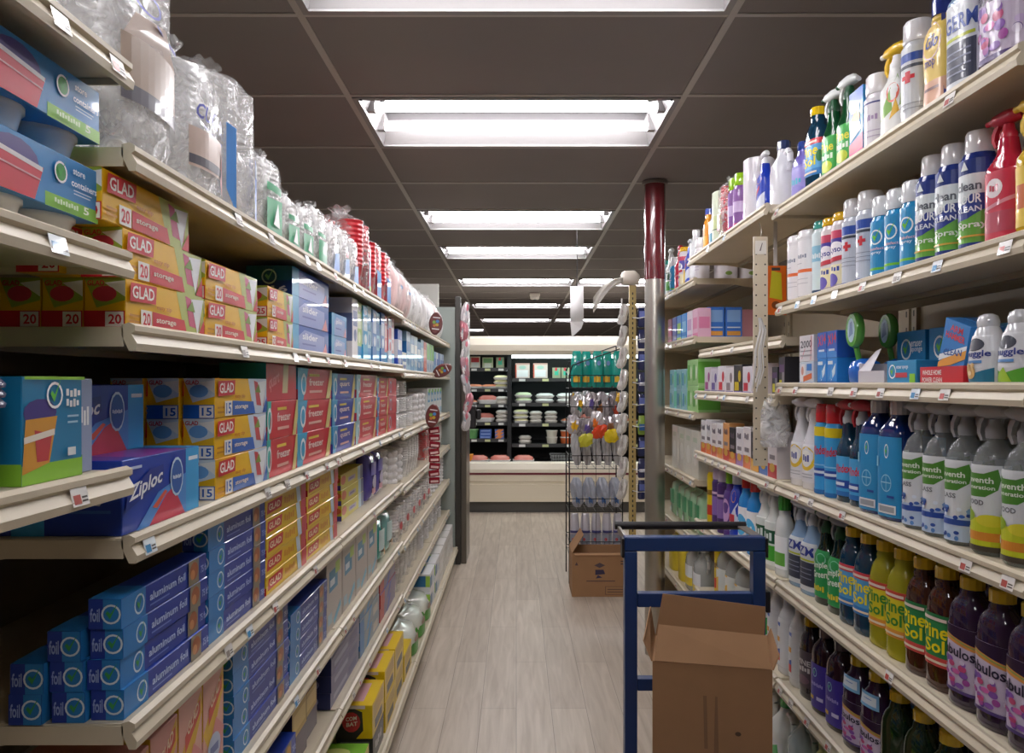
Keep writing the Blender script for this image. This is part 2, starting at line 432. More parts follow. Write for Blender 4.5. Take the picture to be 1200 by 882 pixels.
# ------------------------------------------------------------------ shelving bays
def rail_prof(h=.033): return [(.006, .002), (-.004, .005), (-.012, .001), (-.012, -.006), (-.007, -.010), (-.015, -h+.010), (-.013, -h), (-.004, -h), (.006, -.012)]
TAGC = [('#e9e6e1', '#b5554e'), ('#e9e6e1', '#c0504a'), ('#dfe8ee', '#3f8fc4'), ('#e6e2dc', '#9a8f88')]
_tags = []
for a, b_ in TAGC:
    mb = MB(); P = lambda u, v, k=0: (u*.034-.017, -.0128+.0026*(v*2-1), -.0175+.0105*(v*2-1))
    mb.face([P(0,0), P(1,0), P(1,1), P(0,1)], card(a))
    mb.face([(x, y-.0004, z) for x, y, z in (P(.1,.12), P(.52,.12), P(.52,.62), P(.1,.62))], card(b_))
    for q in (.2, .4): mb.face([(x, y-.0004, z) for x, y, z in (P(.58,q), P(.92,q), P(.92,q+.1), P(.58,q+.1))], card('#55504c'))
    _tags.append(mb.mesh('price_tag'))
def bay(side, Y0, Y1, X, shelves, label, depth=.44, top=None, base=.15, uprights=True, back=True, basedx=0):
    W_ = Y1-Y0; root = lk('shelving_bay', None); root.location = (X, (Y0+Y1)/2, 0); root.rotation_euler = (0, 0, ROT[side]); tag(root, label, 'shelving', 'cream steel shelving bays along the aisle')
    hw = W_/2-.001
    for s in shelves:
        z, dx = s[0], (s[1] if len(s) > 1 else 0); dp = s[2] if len(s) > 2 else depth; tg = s[3] if len(s) > 3 else .5
        mb = MB(); mb.box(-hw+.0035, hw-.0035, dx+.0062, dp, z-.018, z-.0005, CREAM)
        for x in (-hw, hw-.003):          # end brackets, seen edge-on at the end of each shelf
            mb.prism([(dx+.004, z-.002), (dp, z-.002), (dp, z-.075), (dx+.30, z-.05), (dx+.16, z-.027), (dx+.004, z-.027)], x, x+.003, CREAM)
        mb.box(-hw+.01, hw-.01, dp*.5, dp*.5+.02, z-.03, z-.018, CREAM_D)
        o = lk('shelf', mb.mesh('shelf'), root)
        mb = MB(); mb.prism([(y+dx, zz+z) for y, zz in rail_prof()], -hw, hw, CREAM)
        lk('price_rail', mb.mesh('price_rail'), o)
        x = -hw+.04
        while x < hw-.03:
            if random.random() < tg:
                t = lk('price_tag', random.choice(_tags), o); t.location = (x, dx-.0006, z)
            x += random.uniform(.09, .2)
    top = top or shelves[0][0]+.02
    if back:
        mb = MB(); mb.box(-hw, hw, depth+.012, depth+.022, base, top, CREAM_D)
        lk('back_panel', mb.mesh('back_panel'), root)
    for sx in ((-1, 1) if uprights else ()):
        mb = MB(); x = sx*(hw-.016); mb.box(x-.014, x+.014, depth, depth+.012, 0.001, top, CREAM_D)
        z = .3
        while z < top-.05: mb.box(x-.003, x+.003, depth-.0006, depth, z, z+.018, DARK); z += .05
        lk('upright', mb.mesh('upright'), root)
    mb = MB(); mb.box(-hw, hw, basedx+.0062, depth, base-.02, base-.0005, CREAM); mb.prism([(y+basedx, zz+base) for y, zz in rail_prof(.03)], -hw, hw, CREAM)
    mb.box(-hw, hw, basedx+.02, basedx+.03, .001, base-.02, CREAM_D)
    lk('base_deck', mb.mesh('base_deck'), root)
    return root
XL, XR = -.52, .80
LZ = dict(A=1.715, B=1.475, C=1.192, D=.944, E=.682, F=.445, G=.14)
RZ = dict(A=1.925, B=1.635, C=1.395, D=1.097, E=.797, F=.497, G=.15)
bay('L', -.20, 1.018, XL, [(1.82, .0), (1.57,), (1.285,), ], 'nearest left shelving bay holding food container sets', depth=.42, top=2.0, base=.14)
s_ = [(LZ[k],) for k in 'ABCDEF']
bay('L', 1.022, 2.238, XL, s_, 'left shelving bay with the yellow and red bag cartons', base=.14, basedx=-.06, top=1.74)
bay('L', 2.242, 3.458, XL, s_, 'left shelving bay beyond the yellow cartons, with red bags of cups on top', base=.14, basedx=-.06, top=1.74)
s_ = [(z-.02,) for z in (LZ[k] for k in 'ABCDEF')]
bay('L', 3.462, 4.678, XL, s_, 'left shelving bay with white foam plates, third along the aisle', base=.14, basedx=-.06, top=1.74)
bay('L', 4.682, 5.880, XL, s_, 'last left shelving bay before the grey end panel', base=.14, basedx=-.06, top=1.74)
bay('R', 1.19, 2.335, XR, [(RZ['A'], -.01, .36), (RZ['B'], .0, .36, .8), (RZ['C'], 0, .36, .8), (RZ['D'],), (RZ['E'],), (RZ['F'],)], 'nearest right shelving bay stacked with cleaning bottles', depth=.40, base=.15)
bay('R', 2.345, 3.40, XR, [(1.945, -.03, .36), (1.54, .02, .36, .1), (1.36, 0, .36, .8), (RZ['D'],), (RZ['E'],), (RZ['F'],)], 'middle right shelving bay behind the blue cart', depth=.40, base=.15)
bay('R', 3.42, 4.60, XR, [(1.865, .0), (1.605, 0), (1.265, 0), (.965, 0), (.70, 0), (.42, 0)], 'right shelving bay beyond the pole with green cartons', depth=.40, base=.15)

# left end panel of the run
mb = MB(); GP = mat('#9aa39d', .5, noise=.06, scale=4)
mb.box(-1.0, -.472, 5.905, 5.925, 0, 1.98, GP)
r = lk('partition', mb.mesh('partition')); tag(r, 'tall grey-green panel closing the far end of the left shelves', 'end panel')
mb = MB(); mb.box(-.470, -.428, 5.90, 5.96, 0, 2.06, mat('#4a4845', .35, metal=.5), .004); mb.box(-.427, -.385, 5.93, 6.35, 0, 1.98, mat('#6d675f', .3, metal=.6), .003)
r = END_POST = lk('end_post', mb.mesh('end_post')); tag(r, 'dark grey metal post at the far end of the left shelves', 'post')
mb = MB(); mb.box(-1.15, -.60, 5.93, 5.95, 1.98, 2.16, mat('#c9c7c0', .5)); r = lk('panel_header', mb.mesh('panel_header')); tag(r, 'pale board on top of the grey end panel', 'board')

mb = MB(); mb.box(.79, 1.235, 4.604, 4.618, 0.001, 1.90, CREAM_D); r = lk('side_board', mb.mesh('side_board')); tag(r, 'cream steel board added to close the far end of the right shelves', 'side board')  # added board, blocks the display case light strips showing through the bay
# pole
mb = MB(); mb.cyl((0,0,0), (0,0,1.93), .051, mat('#b9b4ab', .28, metal=.85), n=28)
pole = lk('pole', None); pole.location = (.716, 3.97, 0); tag(pole, 'round steel pole with maroon upper part rising to the ceiling', 'pole')
lk('steel_sleeve', mb.mesh('steel_sleeve'), pole)
mb = MB(); mb.cyl((0,0,1.93), (0,0,2.436), .054, mat('#6a1f26', .25, coat=.6), n=28); lk('maroon_sleeve', mb.mesh('maroon_sleeve'), pole)
mb = MB(); mb.cyl((0,0,2.42), (0,0,2.436), .066, mat('#7c736d', .5), n=28); lk('ceiling_collar', mb.mesh('ceiling_collar'), pole)
# ------------------------------------------------------------------ packaging of the left side
def check(cx, cy, ry, asp, ring='#ffffff', tick='#5fc23a', fill=None):
    rx = ry*asp; o = [('o', cx, cy, rx*.8, ry*.8, fill)] if fill else []
    return o + [('g', cx, cy, rx, ry, .2, ring), ('q', [(cx-rx*.55, cy+ry*.1), (cx-rx*.1, cy-ry*.5), (cx+rx*.75, cy+ry*1.25), (cx-rx*.05, cy+ry*.05), (cx-rx*.35, cy+ry*.35)], tick)]
Y_, R_, B_ = '#eeb90c', '#cf2430', '#1f5fb8'
def glad(n, accent, w_=.262, h=.068, d=.056, bag='#e9ecef', tint='#9cae3c'):
    front = [('q', [(.60,1), (1,1), (1,.0), (.72,.0), (.66,.5)], '#b9c46a' if accent == R_ else '#c9d6e6'), ('q', [(.72,.95), (.97,.8), (.93,.2), (.78,.25)], '#c9547a' if accent == R_ else '#c94a55'),
             ('q', [(.80,.9), (.99,.95), (.90,.05)], bag), ('q', [(.74,.62), (.82,.86), (.86,.60)], '#7d9a3a'), ('q', [(.90,.02), (1,.02), (1,.48)], accent),
             ('q', [(.29,.04), (.74,.02), (.70,.36), (.29,.42)], accent), ('r', .155,.04,.28,.42, '#f4efe6'), ('t', n, .175,.09,.262,.37, accent),
             ('t', 'storage', .33,.16,.58,.30, '#f4e6d4'), ('t', 'easy zip', .33,.46,.52,.58, '#c9761c'), ('r', .02,.12,.13,.17, '#c98a12'), ('r', .02,.24,.13,.29, '#c98a12'),
             ('q', [(.025,.55), (.315,.58), (.325,.96), (.035,.93)], R_), ('t', 'GLAD', .05,.62,.295,.88, '#fbf6ef', 0, .02)]
    side = [('q', [(0,1), (1,1), (1,.55), (.3,.4)], tint if accent == R_ else '#cfd9de'), ('q', [(.5,.9), (1,.62), (1,.95)], '#eeeae0'), ('o', .5,.68,.3,.16, '#c93a4a' if accent == R_ else '#6fa3d6'),
            ('t', 'GLAD', .08,.84,.5,.95, R_), ('r', 0,0,1,.34, accent), ('r', .52,.02,.97,.32, '#f4efe6'), ('t', n, .6,.07,.92,.27, accent)]
    return carton(w_, h, d, Y_, front, side, [('q', [(0,0), (.6,0), (.4,1), (0,1)], '#f3c932')])
G20 = glad('20', R_); G25 = glad('25', R_, .185, .066); G15 = glad('15', B_, .28, .0715)
def foil(w_, h, d, base='#243f9e', teal='#2b7fc4', tx='aluminum foil', food='#a35c3a'):
    a = h/w_
    return carton(w_, h, d, base, [('r', 0,0,.24,1, teal)] + check(.175,.5,.36,a*1.0, '#cfe3f0', '#3f9e58') + [('t', tx, .28,.38,.70,.68, '#b9cdf2'), ('r', .28,.2,.5,.26, '#6d86cf'),
                 ('r', .74,0,.88,1, '#8a8272'), ('o', .81,.55,.055,.36, food), ('o', .79,.42,.03,.2, '#c98a5a'), ('t', '75 ft', .90,.3,.98,.6, '#9fb4e6')],
                 [('r', 0,0,.45,1, base), ('r', .45,0,1,1, teal)] + check(.7,.5,.33,h/d, '#dbe9f2', '#3f9e58') + [('t', 'foil', .06,.25,.36,.7, '#9fb4e6')], [('r', 0,0,.24,1, teal)])
F1 = foil(.285, .0405, .044); F2 = foil(.30, .0405, .044); F3 = foil(.35, .041, .044); 
def yfoil(w_, h=.0405, d=.044):
    return carton(w_, h, d, '#e8bf1c', [('q', [(.03,.2), (.36,.25), (.38,.85), (.05,.8)], R_), ('t', 'GLAD', .07,.35,.33,.7, '#fbe9c4'), ('t', 'CLING', .42,.3,.68,.7, '#d98f14'), ('q', [(.72,1), (.82,1), (.86,0), (.76,0)], '#cfe0ea'),
                 ('r', .86,0,1,1, '#cc3b4a')], [('r', 0,0,1,.4, R_), ('t', 'wrap', .1,.5,.9,.85, '#c9761c')], [('r', .86,0,1,1, '#cc3b4a')])
YF1 = yfoil(.31); YF2 = yfoil(.33)
def redbox(w_, h, d, base='#cc2d3b', band='#2f9ec9', diag='#d8c77a', tx='freezer', bandw=.2, sideband=True):
    return carton(w_, h, d, base, [('q', [(0,0), (bandw*.5,0), (bandw,1), (0,1)], band), ('g', bandw*.55,.5,.07,.34,.3, '#e8f0f2'), ('t', tx, .3,.45,.74,.68, '#f2d9cf'), ('r', .3,.75,.6,.83, '#e6c84a'), ('r', .3,.22,.68,.3, '#eab7a8'),
                 ('q', [(.80,0), (.92,0), (1,.5), (1,1), (.95,1)], diag)], [('r', .0,.0,1,.3, base), ('r', 0,.35,1,1, band)] + check(.5,.65,.22,h/d), [('r', 0,0,.2,1, band)])
RB1 = redbox(.225, .083, .1, band='#37b0a8', bandw=.12); RB2 = redbox(.34, .081, .1, bandw=.28); BB3 = redbox(.31, .078, .1, '#3a46a8', '#4aa3d0', '#d9c26a', 'quart', .22); RB4 = redbox(.37, .078, .1, '#d0424c', '#9fd0dc', '#d9b37a'); RB5 = redbox(.25, .075, .1, '#d13540', '#2b86c4')
def zip_box(w_, h, d, front_txt='Ziploc', ramp='#39a3df'):
    return carton(w_, h, d, '#1d3fa6', [('r', .80,0,1,1, ramp), ('r', .84,.8,.98,.86, '#e8f2fa'), ('q', [(.15,.0), (.42,.45), (.80,.62), (.80,0)], '#4f8fd8'), ('q', [(.30,0), (.52,.38), (.62,.46), (.78,.0)], '#cc3a55'), ('q', [(.34,.25), (.50,.45), (.53,.42), (.40,.22)], '#e0604a'),
                 ('o', .66,.60,.09,.30, '#cfe6f5'), ('o', .66,.60,.077,.26, '#2b5fae'), ('t', 'STORAGE', .6,.57,.72,.63, '#e3eef8'),
                 ('q', [(.02,.30), (.48,.62), (.47,.84), (.30,.80), (.04,.52)], '#16338e'), ('t', front_txt, .05,.36,.44,.64, '#f2f4fb', .03, .16), ('r', .02,.86,.2,.9, '#c4d4f2')],
                 [('r', 0,0,.3,1, ramp), ('r', .4,.3,.9,.34, '#3a66b8'), ('q', [(.5,.45), (.62,.7), (.7,.5), (.9,.6), (.8,.4)], '#c8ccd6')], [('q', [(.2,0), (.8,0), (.7,1), (.3,1)], '#8a3a9e'), ('r', .82,0,1,1, ramp)])
Z1 = zip_box(.25, .102, .15)
# food container set: blue card sleeve over white round containers
def container_set():
    w_, h, d = .20, .068, .13; e = .0003; r = MB(); r.box(-w_/2, w_/2, 0, d, .036, .036+h, card('#2a84c4'), .0012)
    F = lambda u, v, k: ((u-.5)*w_, -e*k, .036+v*h)
    decals(r, F, [('q', [(.44,0), (1,0), (1,.24), (.44,.24)], '#86c440'), ('o', .17,.62,.21,.30, '#4b3f86'), ('q', [(0,.66), (0,.02), (.34,.02), (.42,.60)], '#cf3548'), ('q', [(0,.70), (0,.62), (.41,.52), (.41,.60)], '#e6dfe2'), ('q', [(0,.46), (0,.43), (.39,.36), (.39,.39)], '#e6aab2')]
           + check(.58,.66,.19,h/w_, tick='#46b04a', fill='#4aa04e') + [('t', 'store', .70,.72,.83,.83, '#e8f2fa'), ('t', 'containers', .68,.50,.96,.62, '#e8f2fa'), ('r', .70,.42,.9,.44, '#bcd8ec'), ('r', .70,.36,.88,.38, '#bcd8ec'), ('t', 'snap lids', .5,.08,.75,.17, '#dff0c4'), ('t', '5', .80,.06,.86,.20, '#eef6dc')])
    decals(r, lambda u,v,k: (w_/2+e*k, d*u, .036+v*h), [('r', 0,0,1,.24, '#86c440')]); decals(r, lambda u,v,k: (-w_/2-e*k, d*(1-u), .036+v*h), [('r', 0,0,1,.24, '#86c440')])
    cm = mat('#dcdcda', .25, coat=.4); parts = [('sleeve', r.mesh('sleeve'))]
    for x in (-.052, .052):
        c = MB(); c.lathe([(.034, 0), (.036, .002), (.044, .030), (.047, .031), (.047, .036)], cm, 22, x, .055); parts.append(('round_container', c.mesh('round_container')))
    return dict(mesh=None, parts=parts, h=.104)
CS = container_set()
S1 = 'on the nearest left shelf'
for k, (z, yy) in enumerate(((1.57, .900), (1.6745, .904))):
    put(CS, 'food_container_set', 'L', -.545, yy, z, f'blue and green sleeve over round white food containers, {("lower","upper")[k]} of two', 'food containers', 'blue sleeved container sets')
    put(CS, 'food_container_set', 'L', -.545, yy-.215, z, f'blue sleeved container set cut by the photo edge, {("lower","upper")[k]} of the pair', 'food containers', 'blue sleeved container sets')
cb = carton(.118, .122, .12, '#1f7fae', [('r', 0,0,1,.18, '#8cc63a'), ('o', .28,.66,.26,.13, '#4b3f86'), ('q', [(.05,.60), (.55,.62), (.42,.18), (.0,.10)], '#d89a3a'), ('q', [(.18,.50), (.46,.45), (.40,.20), (.22,.2)], '#c2434a'), ('q', [(.02,.44), (.5,.5), (.5,.44), (.02,.38)], '#ece4d4')]
            + check(.50,.82,.13,.122/.118*1.0) + [('t', 'deep', .68,.80,.95,.88, '#f0f4f4'), ('t', 'dish', .68,.70,.92,.78, '#f0f4f4'), ('r', .7,.6,.9,.62, '#a8d0e2'), ('r', .7,.54,.88,.56, '#a8d0e2'), ('r', .70,.22,.84,.30, '#dfe8ea'), ('r', 0,.97,1,1, '#8cc63a')], [('r', 0,0,1,.2, '#8cc63a')], [('r', 0,0,1,1, '#8cc63a')])
put(cb, 'container_box', 'L', -.545, .905, 1.285, 'blue and green box picturing a purple-lidded dish, on the nearest left shelf', 'carton')
# nested grey tubs with purple lids
def tubs():
    ps = []; pm = mat('#4a4468', .3, coat=.4); gm = mat('#7f7f88', .25, coat=.5)
    c = MB(); c.loft([super_ring(.125+a, .12+a, z, 24, 4, 0, .065) for z, a in ((0,-.012), (.004,-.008), (.088,.0))], gm); ps.append(('tub', c.mesh('tub')))
    for i in range(3):
        c = MB(); z = .0885+.0105*i; c.loft([super_ring(.133, .128, z, 24, 4, 0, .065), super_ring(.135, .13, z+.004, 24, 4, 0, .065), super_ring(.126, .121, z+.010, 24, 4, 0, .065)], pm); ps.append(('lid', c.mesh('lid')))
    return dict(mesh=None, parts=ps, h=.12)
put(tubs(), 'nested_tubs', 'L', -.535, .765, 1.285, 'grey plastic tub with stacked purple lids, beside the blue dish box', 'food containers')
wb = carton(.035, .12, .1, '#9aa6c8', [('t', 'BOX', .2,.5,.8,.7, '#f4f4f6')], [('r', .1,.6,.5,.8, '#dfe3ee')])
put(wb, 'container_box', 'L', -.555, .988, 1.285, 'pale lilac carton just behind the blue dish box', 'carton')

# shelf B: bag cartons
W1, W2 = 'nearest stack on second left shelf', 'second stack on second left shelf'
for i, (y, x) in enumerate(((1.180, -.534), (1.176, -.536), (1.128, -.538))):
    put(G20, 'bag_carton', 'L', x, y, LZ['B']+i*.0685, f'yellow 20-count bag carton, {STK[3][i]} of {W1}', 'carton', 'yellow storage bag cartons marked 20')
stack(G20, 'bag_carton', 'L', -.534, 1.447, LZ['B'], 2, 'yellow and red bag carton', W2, 'carton', 'yellow storage bag cartons marked 20')
for r in range(1, 4):
    put(G20, 'bag_carton', 'L', -.534-.058*r, 1.18, LZ['B'], f'yellow carton end marked 20 in the shade, {ORD[r-1]} behind the nearest stack', 'carton', 'yellow storage bag cartons marked 20')
put(G20, 'bag_carton', 'L', -.594, 1.13, LZ['B']+.0685, 'yellow carton lying behind the middle of the nearest yellow stack', 'carton', 'yellow storage bag cartons marked 20')
put(G20, 'bag_carton', 'L', -.597, 1.128, LZ['B']+.137, 'yellow carton end beside the blue container set, behind the top carton', 'carton', 'yellow storage bag cartons marked 20')
stack(G25, 'bag_carton', 'L', -.534, 1.735, LZ['B'], 2, 'yellow 25-count bag carton', 'third stack on second left shelf', 'carton', 'yellow bag cartons marked 25')
stack(G25, 'bag_carton', 'L', -.593, 1.725, LZ['B'], 2, 'yellow shaded 25-count carton', 'hidden stack behind the 25-count cartons', 'carton', 'yellow bag cartons marked 25')
def bluebox(w_, h, d, base='#2456b4', pale='#8d9bd6', tx='slider', n='16', side='#155e8c'):
    return carton(w_, h, d, base, [('r', 0,0,.16,1, '#4fa9d6'), ('q', [(.16,0), (.86,0), (.86,.75), (.3,.85), (.16,.6)], pale), ('t', tx, .25,.5,.66,.75, '#eef0fb'), ('q', [(.78,0), (.9,.5), (.95,0)], '#e29aa0'), ('r', .24,.3,.6,.36, '#5a64b4')],
                 [('r', 0,.48,1,1, side), ('r', 0,0,1,.48, '#173a86')] + check(.5,.62,.27,h/d, '#cfe8ea', '#7fc4a0') + [('t', n, .55,.08,.9,.3, '#dfe6f4')], [('r', 0,0,1,1, '#2f5fc0')])
BX1 = bluebox(.36, .068, .11); BX2 = bluebox(.20, .066, .11, '#3f8fd0', '#8fa8dc', 'gallon', '20')
stack(BX1, 'bag_carton', 'L', -.536, 2.02, LZ['B'], 3, 'blue slider bag carton', 'fourth stack on second left shelf', 'carton', 'blue slider bag cartons')
stack(BX2, 'bag_carton', 'L', -.545, 2.36, LZ['B'], 2, 'light blue gallon bag carton', 'fifth stack on second left shelf', 'carton', 'light blue gallon bag cartons')
cols = [('#e9e6ea', '#6f7fae', 'white'), ('#b9d77e', '#e9f2cf', 'lime green'), ('#3aa7d8', '#dfeef6', 'sky blue'), ('#b7d9e6', '#3f86b8', 'pale blue'), ('#3f7fc8', '#cfe0f4', 'mid blue'), ('#8fc7de', '#2f6fb0', 'light blue'), ('#2f6fbe', '#e6eef8', 'royal blue'), ('#e4838c', '#f3d3d2', 'pink'), ('#c5d3ea', '#cf6a7a', 'pale lilac'), ('#d79aa8', '#f0e4ea', 'rose')]
y = 2.52
for i, (a, b, nm) in enumerate(cols):
    tw = .085; c = carton(tw, .205-.004*(i % 3), .13, a, [('r', .12,.55,.88,.8, b), ('r', .0,.0,1,.25, '#2f8fd0' if i % 2 else a), ('o', .5,.4,.25,.1, b), ('t', 'bags', .2,.84,.8,.93, '#ffffff')], [('r', 0,.3,1,.75, b)])
    put(c, 'upright_carton', 'L', -.538-.004*(i % 2), y+tw/2, LZ['B'], f'{nm} upright bag carton, {ORD[i]} of the upright row on second left shelf', 'carton', 'upright cartons on the second left shelf'); y += tw+.004
Zb = LZ['B']-.02
cols = [('#1f4fc0', '#e8ecf8', 'deep blue'), ('#e6e4e2', '#3a6fc0', 'white'), ('#8fb9dc', '#1f6fb4', 'pale blue'), ('#2b7fbe', '#e3eef6', 'sea blue'), ('#9cc4e2', '#ffffff', 'icy blue'), ('#3a86c4', '#e8f0f6', 'steel blue'), ('#6fa8d4', '#d7e8f4', 'soft blue'), ('#d8604c', '#f0b8a4', 'orange red')]
y = 3.50
for i, (a, b, nm) in enumerate(cols):
    tw = .135; h = (.19, .09, .20, .19, .19, .17, .19, .185)[i]
    c = carton(tw, h, .12, a, [('r', .1,.5,.9,.75, b), ('t', 'wrap', .2,.15,.8,.35, b)], [('r', 0,.3,1,.75, b)])
    put(c, 'upright_carton', 'L', -.54, y+tw/2, Zb, f'{nm} carton, {ORD[i]} past the shelf joint on second left shelf', 'carton', 'blue cartons past the joint of the second left shelf'); y += tw+.006
c = carton(.11, .185, .1, '#c9d4dc', [('r', .0,.45,1,1, '#7cc24a'), ('t', 'EX', .2,.1,.8,.35, '#3f7fb0')])
for i in range(3): put(c, 'upright_carton', 'L', -.54, 4.70+i*.135, Zb, f'green and grey carton, {ORD[i]} of three at the far end of second left shelf', 'carton', 'green and grey cartons at the far end')
for i in range(5): put(carton(.11, .15, .1, ['#7fa8cc','#d9dde4','#6f8fc0','#c8d8e4','#a8bcd8'][i], [('r', .1,.4,.9,.7, '#3f66b0')]), 'upright_carton', 'L', -.54, 5.12+i*.135, Zb, f'small {["blue","white","slate","pale","grey"][i]} carton near the end panel on second left shelf', 'carton')

# shelf C
put(Z1, 'bag_carton', 'L', -.533, 1.163, LZ['C'], 'dark blue zip bag carton with red fruit, front of third left shelf', 'carton', 'dark blue zip bag cartons')
put(Z1, 'bag_carton', 'L', -.612, 1.135, LZ['C']+.1025, 'dark blue zip bag carton set back on top of the front one', 'carton', 'dark blue zip bag cartons')
put(Z1, 'bag_carton', 'L', -.684, 1.163, LZ['C'], 'dark blue zip bag carton, second in depth, end seen in shade', 'carton', 'dark blue zip bag cartons')
put(Z1, 'bag_carton', 'L', -.763, 1.135, LZ['C']+.1025, 'upper dark blue zip bag carton deepest on the third left shelf', 'carton', 'dark blue zip bag cartons')
stack(G15, 'bag_carton', 'L', -.534, 1.50, LZ['C'], 3, 'yellow and blue 15-count carton', 'front stack on third left shelf', 'carton', 'yellow bag cartons marked 15')
stack(G15, 'bag_carton', 'L', -.592, 1.488, LZ['C'], 3, 'yellow end-on 15-count carton', 'second-row stack on third left shelf', 'carton', 'yellow bag cartons marked 15')
stack(G15, 'bag_carton', 'L', -.650, 1.475, LZ['C'], 3, 'shaded yellow 15-count carton', 'third-row stack on third left shelf', 'carton', 'yellow bag cartons marked 15')
stack(RB1, 'bag_carton', 'L', -.535, 1.758, LZ['C'], 2, 'teal-edged red freezer carton', 'first red stack on third left shelf', 'carton', 'red freezer bag cartons')
put(carton(.225, .083, .1, '#c92736', [('q', [(.55,1), (.72,1), (.68,.2), (.5,.2)], '#d9c79a'), ('t', 'quart', .08,.2,.4,.6, '#e58a8a', 0, .2)], [('r', 0,.4,1,1, '#2a9aa0')]), 'bag_carton', 'L', -.535, 1.755, LZ['C']+.167, 'plain red carton with beige picture, on top of first red stack', 'carton')
stack(RB2, 'bag_carton', 'L', -.536, 2.05, LZ['C'], 3, 'blue-banded red freezer carton', 'second red stack on third left shelf', 'carton', 'red freezer bag cartons with blue bands')
stack(BB3, 'bag_carton', 'L', -.537, 2.40, LZ['C'], 3, 'violet blue quart bag carton', 'blue stack on third left shelf', 'carton', 'violet blue bag cartons')
stack(RB4, 'bag_carton', 'L', -.537, 2.76, LZ['C'], 3, 'coral red bag carton with pale band', 'third red stack on third left shelf', 'carton', 'coral red bag cartons')
stack(RB5, 'bag_carton', 'L', -.537, 3.09, LZ['C'], 3, 'red carton with bright blue band', 'fourth red stack on third left shelf', 'carton', 'red cartons with blue band')
c = carton(.21, .075, .1, '#d9404c', [('r', .0,0,.5,1, '#cf2f4a'), ('g', .25,.5,.12,.34,.3, '#9fc6d6')])
stack(c, 'bag_carton', 'L', -.537, 3.33, LZ['C'], 3, 'crimson carton with pale ring', 'last red stack on third left shelf', 'carton', 'crimson cartons with rings')
# shelf D: foil cartons, cling wrap
D4 = 'fourth left shelf'
stack(F1, 'foil_carton', 'L', -.533, 1.18, LZ['D'], 4, 'blue foil carton with food picture', f'nearest stack on {D4}', 'carton', 'blue foil cartons on the fourth left shelf', jit=.004)
stack(F1, 'foil_carton', 'L', -.582, 1.172, LZ['D'], 3, 'blue foil carton end', f'second column on {D4}', 'carton', 'blue foil cartons on the fourth left shelf', jit=.004)
stack(F1, 'foil_carton', 'L', -.630, 1.165, LZ['D'], 2, 'shaded blue foil carton end', f'third column on {D4}', 'carton', 'blue foil cartons on the fourth left shelf', jit=.003)
stack(F2, 'foil_carton', 'L', -.533, 1.478, LZ['D'], 5, 'blue foil carton', f'second stack on {D4}', 'carton', 'blue foil cartons on the fourth left shelf')
stack(YF1, 'wrap_carton', 'L', -.534, 1.792, LZ['D'], 5, 'yellow cling wrap carton', f'first yellow stack on {D4}', 'carton', 'yellow cling wrap cartons')
stack(YF2, 'wrap_carton', 'L', -.534, 2.122, LZ['D'], 5, 'yellow cling wrap carton', f'second yellow stack on {D4}', 'carton', 'yellow cling wrap cartons')
yb = carton(.36, .050, .105, '#d9c93a', [('r', .75,0,.88,1, '#9fc0cf'), ('r', .88,0,1,1, '#3a4a7a'), ('o', .1,.6,.1,.3, '#d9643a'), ('r', .3,.3,.62,.62, '#b9a8b0'), ('r', .35,.4,.55,.52, '#7a68a0')], [('r', 0,0,1,.32, '#45418f'), ('r', .2,.1,.8,.2, '#9a94d0'), ('q', [(.25,.5), (.5,.95), (.6,.5)], '#b9b0a0'), ('o', .85,.65,.14,.2, '#d9643a')])
stack(yb, 'bag_carton', 'L', -.575, 2.70, LZ['D'], 3, 'yellow carton with violet strip', f'lone stack on {D4}', 'carton', 'yellow violet cartons in a lone stack')
# purple pouches and white foam tableware further on
def pouch(w_, h, d, base, decs, name='pouch'):
    mb = MB(); rings = []
    for z, s_ in ((0, .6), (.02*1, 1), (h*.45, 1.05), (h*.88, .8), (h*.93, .25), (h, .12)):
        rings.append([(x*1, y*s_ + d/2, z) for x, y, z_ in super_ring(w_*(1 if z < h*.9 else 1.02), d, z, 20, 3.2)])
    mb.loft(rings, gloss(base)); F = lambda u, v, k: ((u-.5)*w_*.86, d/2 - d/2*1.06*(1-abs(u-.5)**3*2.2)-.0015-.0003*k, h*(.05+v*.75))
    sub = MB()
    for dd in decs: pass
    decals(mb, F, decs, 1, 10)
    return dict(mesh=mb.mesh(name), parts=[], h=h)
PP = pouch(.14, .19, .07, '#5a4fa8', [('r', .1,.6,.9,.95, '#7f78cc'), ('o', .5,.4,.3,.2, '#c9c4e0'), ('r', .15,.1,.6,.25, '#d9a0b0')])
for i in range(2): put(PP, 'pouch', 'L', -.56, 3.02+i*.155, LZ['D'], f'glossy purple and white pouch, {ORD[i]} beside the lone yellow stack', 'pouch', 'purple pouches on the fourth left shelf')
WF = mat('#e9e6e6', .5); WF2 = mat('#dcd9dc', .45)
def disc_stack(r, n, pitch, m=WF, rim=.004, film_=True, base_r=.72, name='plate_stack'):
    mb = MB(); prof = []
    for i in range(n):
        z = i*pitch; prof += [(r*base_r if i == 0 else r-.010, z), (r, z+pitch*.35), (r, z+pitch*.8), (r-.010, z+pitch*.95)]
    mb.lathe(prof, m, 26, 0, r+.004); ps = [(name, mb.mesh(name))]; h = n*pitch
    if film_:
        fm = MB(); fm.loft([[(x*(1+random.uniform(-.02,.02)), y, z) for x, y, z in super_ring(2*(r+.004)*s_, 2*(r+.004)*s_, z, 18, 2.3, 0, r+.004)] for z, s_ in ((.0005,.9), (h*.2,1.), (h*.5,1.01), (h*.9,1.), (h+.006,.8), (h+.009,.3))], film('#ffffff', .14))
        ps.append(('clear_wrap', fm.mesh('clear_wrap')))
    return dict(mesh=None, parts=ps, h=h+.010)
